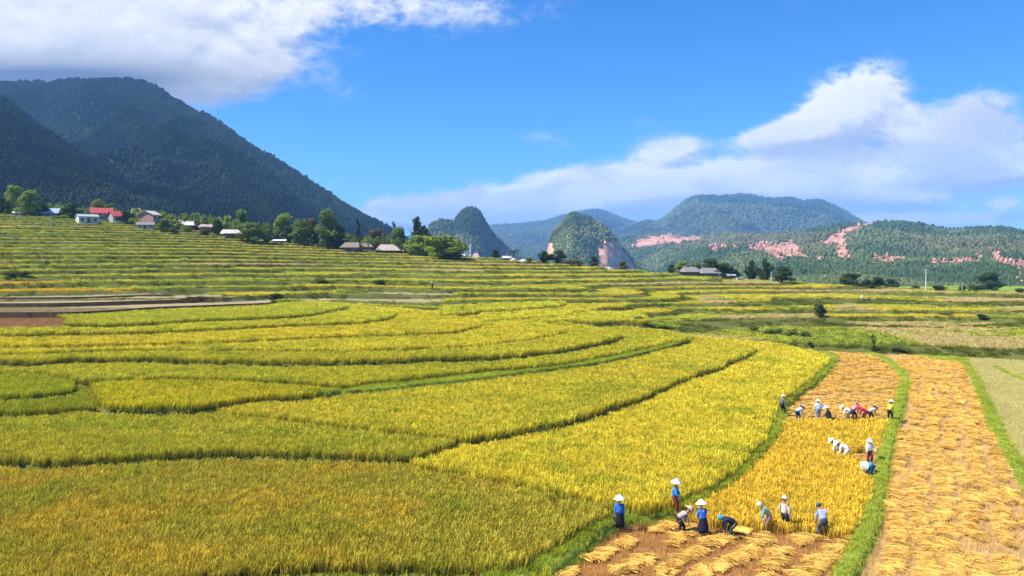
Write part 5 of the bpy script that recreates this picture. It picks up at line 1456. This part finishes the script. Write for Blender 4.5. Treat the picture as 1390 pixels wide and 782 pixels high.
def person(px, row, label, lean=0, yaw=0, h=1.56, top=(.1, .2, .6), legs=(.02, .02, .05), hat='cone', hatc=None, hands=None, twist=0, split=.12, sink=0.0, head_dn=None, at_z=None, scarf=None, skirt=False, group='people harvesting rice', crouch=0.0, bag=None, boots=False, cuffs=True):
    x, y, z = spot(px, row)
    if at_z is not None:
        X_, Y_ = P(px, row, at_z); x, y, z = X_, Y_, at_z
    k = h / 1.6
    e = empty('person', (x, y, z), radians(yaw)); e.scale = (k, k, k)
    tag(e, label, 'person', group)
    la = radians(lean); hipz = .84 - crouch - .04 * (lean > 40)
    pel = V3(0, -.16 * math.sin(la), hipz)
    d = V3(0, math.sin(la), math.cos(la)); up = V3(0, -math.cos(la), math.sin(la))   # up = outwards from the back
    belly = pel + d * .14; chest = pel + d * .34; neck = pel + d * .50
    if lean > 30: chest = chest + up * .03; neck = neck
    hd = head_dn if head_dn is not None else lean * .75
    hda = radians(hd); hv = V3(0, math.sin(hda), math.cos(hda))
    n2 = neck + hv * .07; head = neck + hv * .20; crown = neck + hv * .27; chin = neck + hv * .13 + V3(0, math.cos(hda), -math.sin(hda)) * .03
    side = V3(1, 0, 0)
    body = [[(tuple(pel), .11), (tuple(belly), .105), (tuple(chest), .125), (tuple(neck), .055), (tuple(n2), .05), (tuple(chin), .075), (tuple(head), .092), (tuple(crown), .07)]]
    fwd = V3(0, math.cos(hda), -math.sin(hda))
    body.append([(tuple(head), .092), (tuple(head + fwd * .085 - hv * .015), .022), (tuple(head + fwd * .115 - hv * .03), .012)])
    for s_ in (-1, 1):
        body.append([(tuple(head), .092), (tuple(head + side * s_ * .09), .018), (tuple(head + side * s_ * .105 + hv * .01), .014)])
    shirt = [[(tuple(pel), (.185, .165)), (tuple(belly), (.175, .155)), (tuple(chest), (.185, .160)), (tuple(chest + d * .08), (.155, .13)), (tuple(neck - d * .01), .072)]]
    if hands is None:
        hands = [V3(-.24, .06, .0), V3(.24, .06, .0)] if lean < 25 else [V3(-.16, .38, 0), V3(.14, .42, 0)]
        for a in hands: a[2] = (hipz - .04) if lean < 25 else .30
    cufs = []
    for s_, hnd in zip((-1, 1), hands):
        sh = chest + d * .09 + side * s_ * .17
        el, wr = ik(sh, V3(*hnd), .27, .24, -V3(0, .4, 0) + side * s_ * .8 + (up * .3 if lean > 25 else 0))
        ad = (wr - el) / (np.linalg.norm(wr - el) + 1e-9)
        palm = wr + ad * .07
        body.append([(tuple(chest), .125), (tuple(sh), .052), (tuple(el), .040), (tuple(wr), .026), (tuple(palm), .034)])
        q = np.cross(ad, side * s_); q /= np.linalg.norm(q) + 1e-9
        w_ = np.cross(ad, q)
        for fi, (o_, ln) in enumerate(((-.030, .070), (-.010, .080), (.010, .076), (.030, .060))):
            b0 = palm + w_ * o_ + ad * .02; b1 = b0 + ad * ln * .55 + q * .006; b2 = b1 + ad * ln * .35 + q * .03
            body.append([(tuple(palm), .034), (tuple(b0), .010), (tuple(b1), .009), (tuple(b2), .007)])
        t0 = palm - ad * .03 - w_ * .035; t1 = t0 - w_ * .02 + ad * .04; body.append([(tuple(palm), .034), (tuple(t0), .012), (tuple(t1), .009)])
        c1 = el + (wr - el) * .86
        shirt.append([(tuple(chest), (.185, .160)), (tuple(sh), .092), (tuple((sh + el) / 2), .076), (tuple(el), .066), (tuple(c1), .054)])
    pants = [[(tuple(belly + d * .01), (.135, .115)), (tuple(pel - V3(0, 0, .02)), (.165, .14))]]
    feet = []
    for s_ in (-1, 1):
        hp = pel + side * s_ * .085 - V3(0, 0, .06)
        an = V3(s_ * split, .02 + (s_ * .09 if lean > 25 else s_ * .03), .07)
        kn, an = ik(hp, an, .38, .40, V3(s_ * .15, 1, 0))
        toe = an + V3(s_ * .03, .15, -.045); heel = an + V3(0, -.03, -.04)
        body.append([(tuple(pel), .11), (tuple(hp), .075), (tuple(kn), .05), (tuple((kn + an) / 2 + V3(0, -.01, .02)), .048), (tuple(an), .032), (tuple(heel), .034)])
        body.append([(tuple(an), .032), (tuple(an + V3(s_ * .012, .07, -.035)), .036), (tuple(toe), .026)])
        a2 = kn + (an - kn) * (.80 if cuffs else .5)
        pants.append([(tuple(pel - V3(0, 0, .02)), (.165, .14)), (tuple(hp), .125), (tuple((hp + kn) / 2), .108), (tuple(kn), .090), (tuple(a2), .078)])
        feet.append((kn, an, toe, heel, s_))
    skin_mesh('body', body, M_skin, e)
    skin_mesh('shirt', shirt, cloth(top), e)
    tr = skin_mesh('trousers', pants, cloth(legs), e)
    if boots:
        for kn, an, toe, heel, s_ in feet:
            skin_mesh('boot', [[(tuple(an + (kn - an) * .55), .062), (tuple(an), .052), (tuple(heel), .048)], [(tuple(an), .052), (tuple((an + toe) / 2), .052), (tuple(toe), .044)]], M_boot, e)
    zz = Vector(hv); mt = Matrix.Translation(Vector(head)) @ zz.to_track_quat('Z', 'Y').to_matrix().to_4x4()
    hair = lathe('hair', [(.0, .105), (.05, .10), (.085, .07), (.102, .02), (.100, -.03)], M_hair, e, Matrix.Translation(Vector(-fwd * .018)) @ mt)
    for s_ in (-1, 1):
        ep = head + fwd * .082 + side * s_ * .034 + hv * .0
        lathe('eye', [(0, .010), (.008, .007), (.011, 0), (.008, -.007), (0, -.010)], M_hair, e, Matrix.Translation(Vector(ep)), 8)
    hm = cloth(hatc) if hatc else M_hat
    if hat == 'cone':
        mt2 = Matrix.Translation(Vector(hv * .045)) @ mt @ Matrix.Scale(1.12, 4)
        lathe('conical_hat', [(.0, .185), (.05, .155), (.12, .09), (.19, .03), (.245, -.02), (.250, -.03), (.240, -.028), (.18, .018), (.10, .085), (.0, .15)], hm, e, mt2, 28)
    elif hat == 'cap':
        lathe('cap', [(.0, .128), (.06, .122), (.10, .085), (.116, .03), (.118, .0), (.108, .0)], hm, e, mt)
        c0 = head + fwd * .10 + hv * .015; c1 = head + fwd * .185 + hv * .0
        mesh_obj('peak', [tuple(c0 - side * .07), tuple(c0 + side * .07), tuple(c1 + side * .045), tuple(c1 - side * .045)] + [tuple(p_ + hv * .012) for p_ in (c0 - side * .07, c0 + side * .07, c1 + side * .045, c1 - side * .045)],
                 [(3, 2, 1, 0), (4, 5, 6, 7), (0, 1, 5, 4), (1, 2, 6, 5), (2, 3, 7, 6), (3, 0, 4, 7)], hm, e)
    elif hat == 'brim':
        lathe('sun_hat', [(.0, .13), (.07, .125), (.105, .09), (.118, .03), (.17, .0), (.215, -.025), (.212, -.035), (.16, -.012), (.10, .0)], hm, e, mt)
    elif hat == 'wrap':
        lathe('headscarf', [(.0, .13), (.07, .122), (.112, .08), (.124, .02), (.120, -.05), (.095, -.11), (.08, -.14)], hm, e, mt)
    if scarf:
        skin_mesh('scarf', [[(tuple(neck - d * .02 - fwd * .06), .06), (tuple(neck + d * .03), .075), (tuple(neck - d * .03 + fwd * .07), .05)], [(tuple(neck - d * .02 - fwd * .06), .06), (tuple(neck - d * .16 + up * .12), .04)]], cloth(scarf), e)
    if skirt:
        lathe('skirt', [(.17, .06), (.21, -.12), (.24, -.42), (.25, -.56), (.23, -.56), (.19, -.1)], cloth(legs), e, Matrix.Translation(Vector(pel)))
    if bag:
        skin_mesh('waist_bag', [[(tuple(pel + V3(.19, .02, -.02)), .09), (tuple(pel + V3(.20, .03, -.22)), .11)]], cloth(bag), e)
    return e

BLUE = (.035, .16, .55); NAVY = (.010, .011, .028)
person(841, 721, 'leftmost person, standing in blue jacket, dark knee skirt and white conical hat', 0, 170, 1.56, BLUE, (.014, .012, .022), 'cone', scarf=(.7, .68, .66), hands=[V3(-.2, .02, .62), V3(.2, .02, .60)], skirt=True, at_z=0.02)
person(916, 697, 'person in bright blue shirt and dark red trousers standing on the grassy bank', 8, -110, 1.56, (.03, .24, .62), (.16, .018, .03), 'cone', hands=[V3(-.18, .25, .85), V3(.18, .25, .85)], at_z=0.40)
person(924, 725, 'stooping person in grey blouse, black trousers and tan conical hat', 62, -80, 1.50, (.36, .29, .27), (.018, .018, .020), 'cone', hatc=(.62, .44, .28), at_z=0.02, bag=(.05, .035, .05))
person(954, 729, 'person in blue blouse, long black skirt and white conical hat seen from behind', 12, 20, 1.55, (.05, .19, .62), NAVY, 'cone', scarf=(.75, .42, .52), skirt=True, at_z=0.02, hands=[V3(-.10, .28, .78), V3(.12, .28, .8)])
person(993, 731, 'person in black jacket and teal headscarf bent double over cut rice', 82, 80, 1.55, (.018, .018, .045), (.03, .06, .06), 'wrap', hatc=(.05, .34, .46), at_z=0.02, hands=[V3(-.12, .40, .12), V3(.14, .46, .10)], boots=True)
person(1042, 722, 'stooping person in sage green top, tan trousers and white headscarf facing left', 48, 78, 1.56, (.28, .36, .26), (.24, .15, .11), 'wrap', hatc=(.74, .64, .52), at_z=0.02)
person(1065, 722, 'upright person in cream shirt, dark shorts and white cap turned to the right', 0, -60, 1.62, (.62, .50, .38), (.025, .025, .05), 'cap', hatc=(.82, .80, .80), at_z=0.02, cuffs=False)
person(1117, 729, 'stooping person in pale blue grey shirt and dark cap seen from behind', 42, 8, 1.60, (.34, .36, .50), (.06, .06, .11), 'cap', hatc=(.03, .13, .16), at_z=0.02, split=.2)
G2 = 'people cutting the far side of the rice'
person(1062, 562, 'person in brown shirt and pale sun hat on the bund, left of far row', 15, -60, 1.5, (.16, .12, .11), (.02, .02, .04), 'brim', hatc=(.70, .62, .48), group=G2, at_z=0.35)
person(1083, 571, 'stooping person in pale blue and dark trousers, second from left in the far row', 72, -70, 1.5, (.48, .62, .72), (.03, .06, .16), 'cone', group=G2, at_z=0.02)
person(1111, 570, 'upright person in white and pale blue with a white hat in the far row', 6, 0, 1.58, (.62, .72, .86), (.2, .3, .5), 'brim', hatc=(.80, .74, .62), group=G2, at_z=0.02)
person(1126, 571, 'crouching person in dark top under a wide white hat in the far row', 30, 60, 1.5, (.035, .03, .06), (.02, .02, .05), 'cone', crouch=.42, hatc=(.85, .80, .72), group=G2, at_z=0.02)
person(1152, 571, 'stooping person in white with a white hat, left of the pair in the far row', 76, 60, 1.5, (.78, .74, .70), (.10, .10, .14), 'cone', group=G2, at_z=0.02)
person(1159, 570, 'bareheaded stooping person in maroon and white in the far row', 48, -70, 1.5, (.40, .22, .28), (.04, .02, .03), None, group=G2, at_z=0.02, scarf=(.8, .76, .74))
person(1174, 571, 'stooping person in bright magenta red top in the far row', 72, 70, 1.5, (.68, .02, .10), (.10, .02, .03), 'cone', hatc=(.66, .02, .10), group=G2, at_z=0.02)
person(1182, 571, 'stooping person in cream beside the magenta red one in the far row', 74, -70, 1.5, (.66, .52, .40), (.10, .08, .08), 'cone', group=G2, at_z=0.02)
person(1208, 571, 'person in yellow vest, black trousers and white conical hat on the right hand bund', 30, -50, 1.5, (.62, .60, .05), (.015, .015, .02), 'cone', group=G2, at_z=0.25)
G3 = 'people working in the gap in the rice'
person(1139, 624, 'front white clad person with a cream hat stooping in the middle of the rice', 64, 55, 1.56, (.84, .82, .80), (.50, .42, .34), 'cone', group=G3, at_z=0.02)
person(1148, 626, 'white clad person with a broad white back bending just behind the cream hat', 74, 62, 1.6, (.88, .86, .86), (.55, .52, .50), 'cone', hatc=(.86, .84, .82), group=G3, at_z=0.02)
person(1180, 630, 'person in white shirt and white hat facing the camera beside the rice gap', 8, 176, 1.54, (.86, .82, .80), (.16, .02, .03), 'brim', hatc=(.84, .80, .76), group=G3, at_z=0.02, hands=[V3(-.35, .2, .8), V3(.2, .2, .75)])
person(1181, 649, 'stooping person in teal shirt with wide cream conical hat by the bund', 96, 122, 1.56, (.03, .33, .52), (.03, .10, .28), 'cone', group=G3, at_z=0.02)
G4 = 'tiny figures far off on the terraces'
person(587, 393, 'tiny dark figure with a white hat far off on the brown shelves', 30, 40, 1.5, (.05, .05, .08), (.02, .02, .03), 'cone', group=G4)
person(1172, 410, 'tiny pale figure far off on the cut shelf at right', 50, 80, 1.5, (.8, .76, .7), (.1, .1, .1), 'cone', group=G4)
person(1179, 410, 'tiny brown figure just right of the pale one far off at right', 40, -60, 1.5, (.35, .15, .10), (.1, .1, .1), 'cap', group=G4)
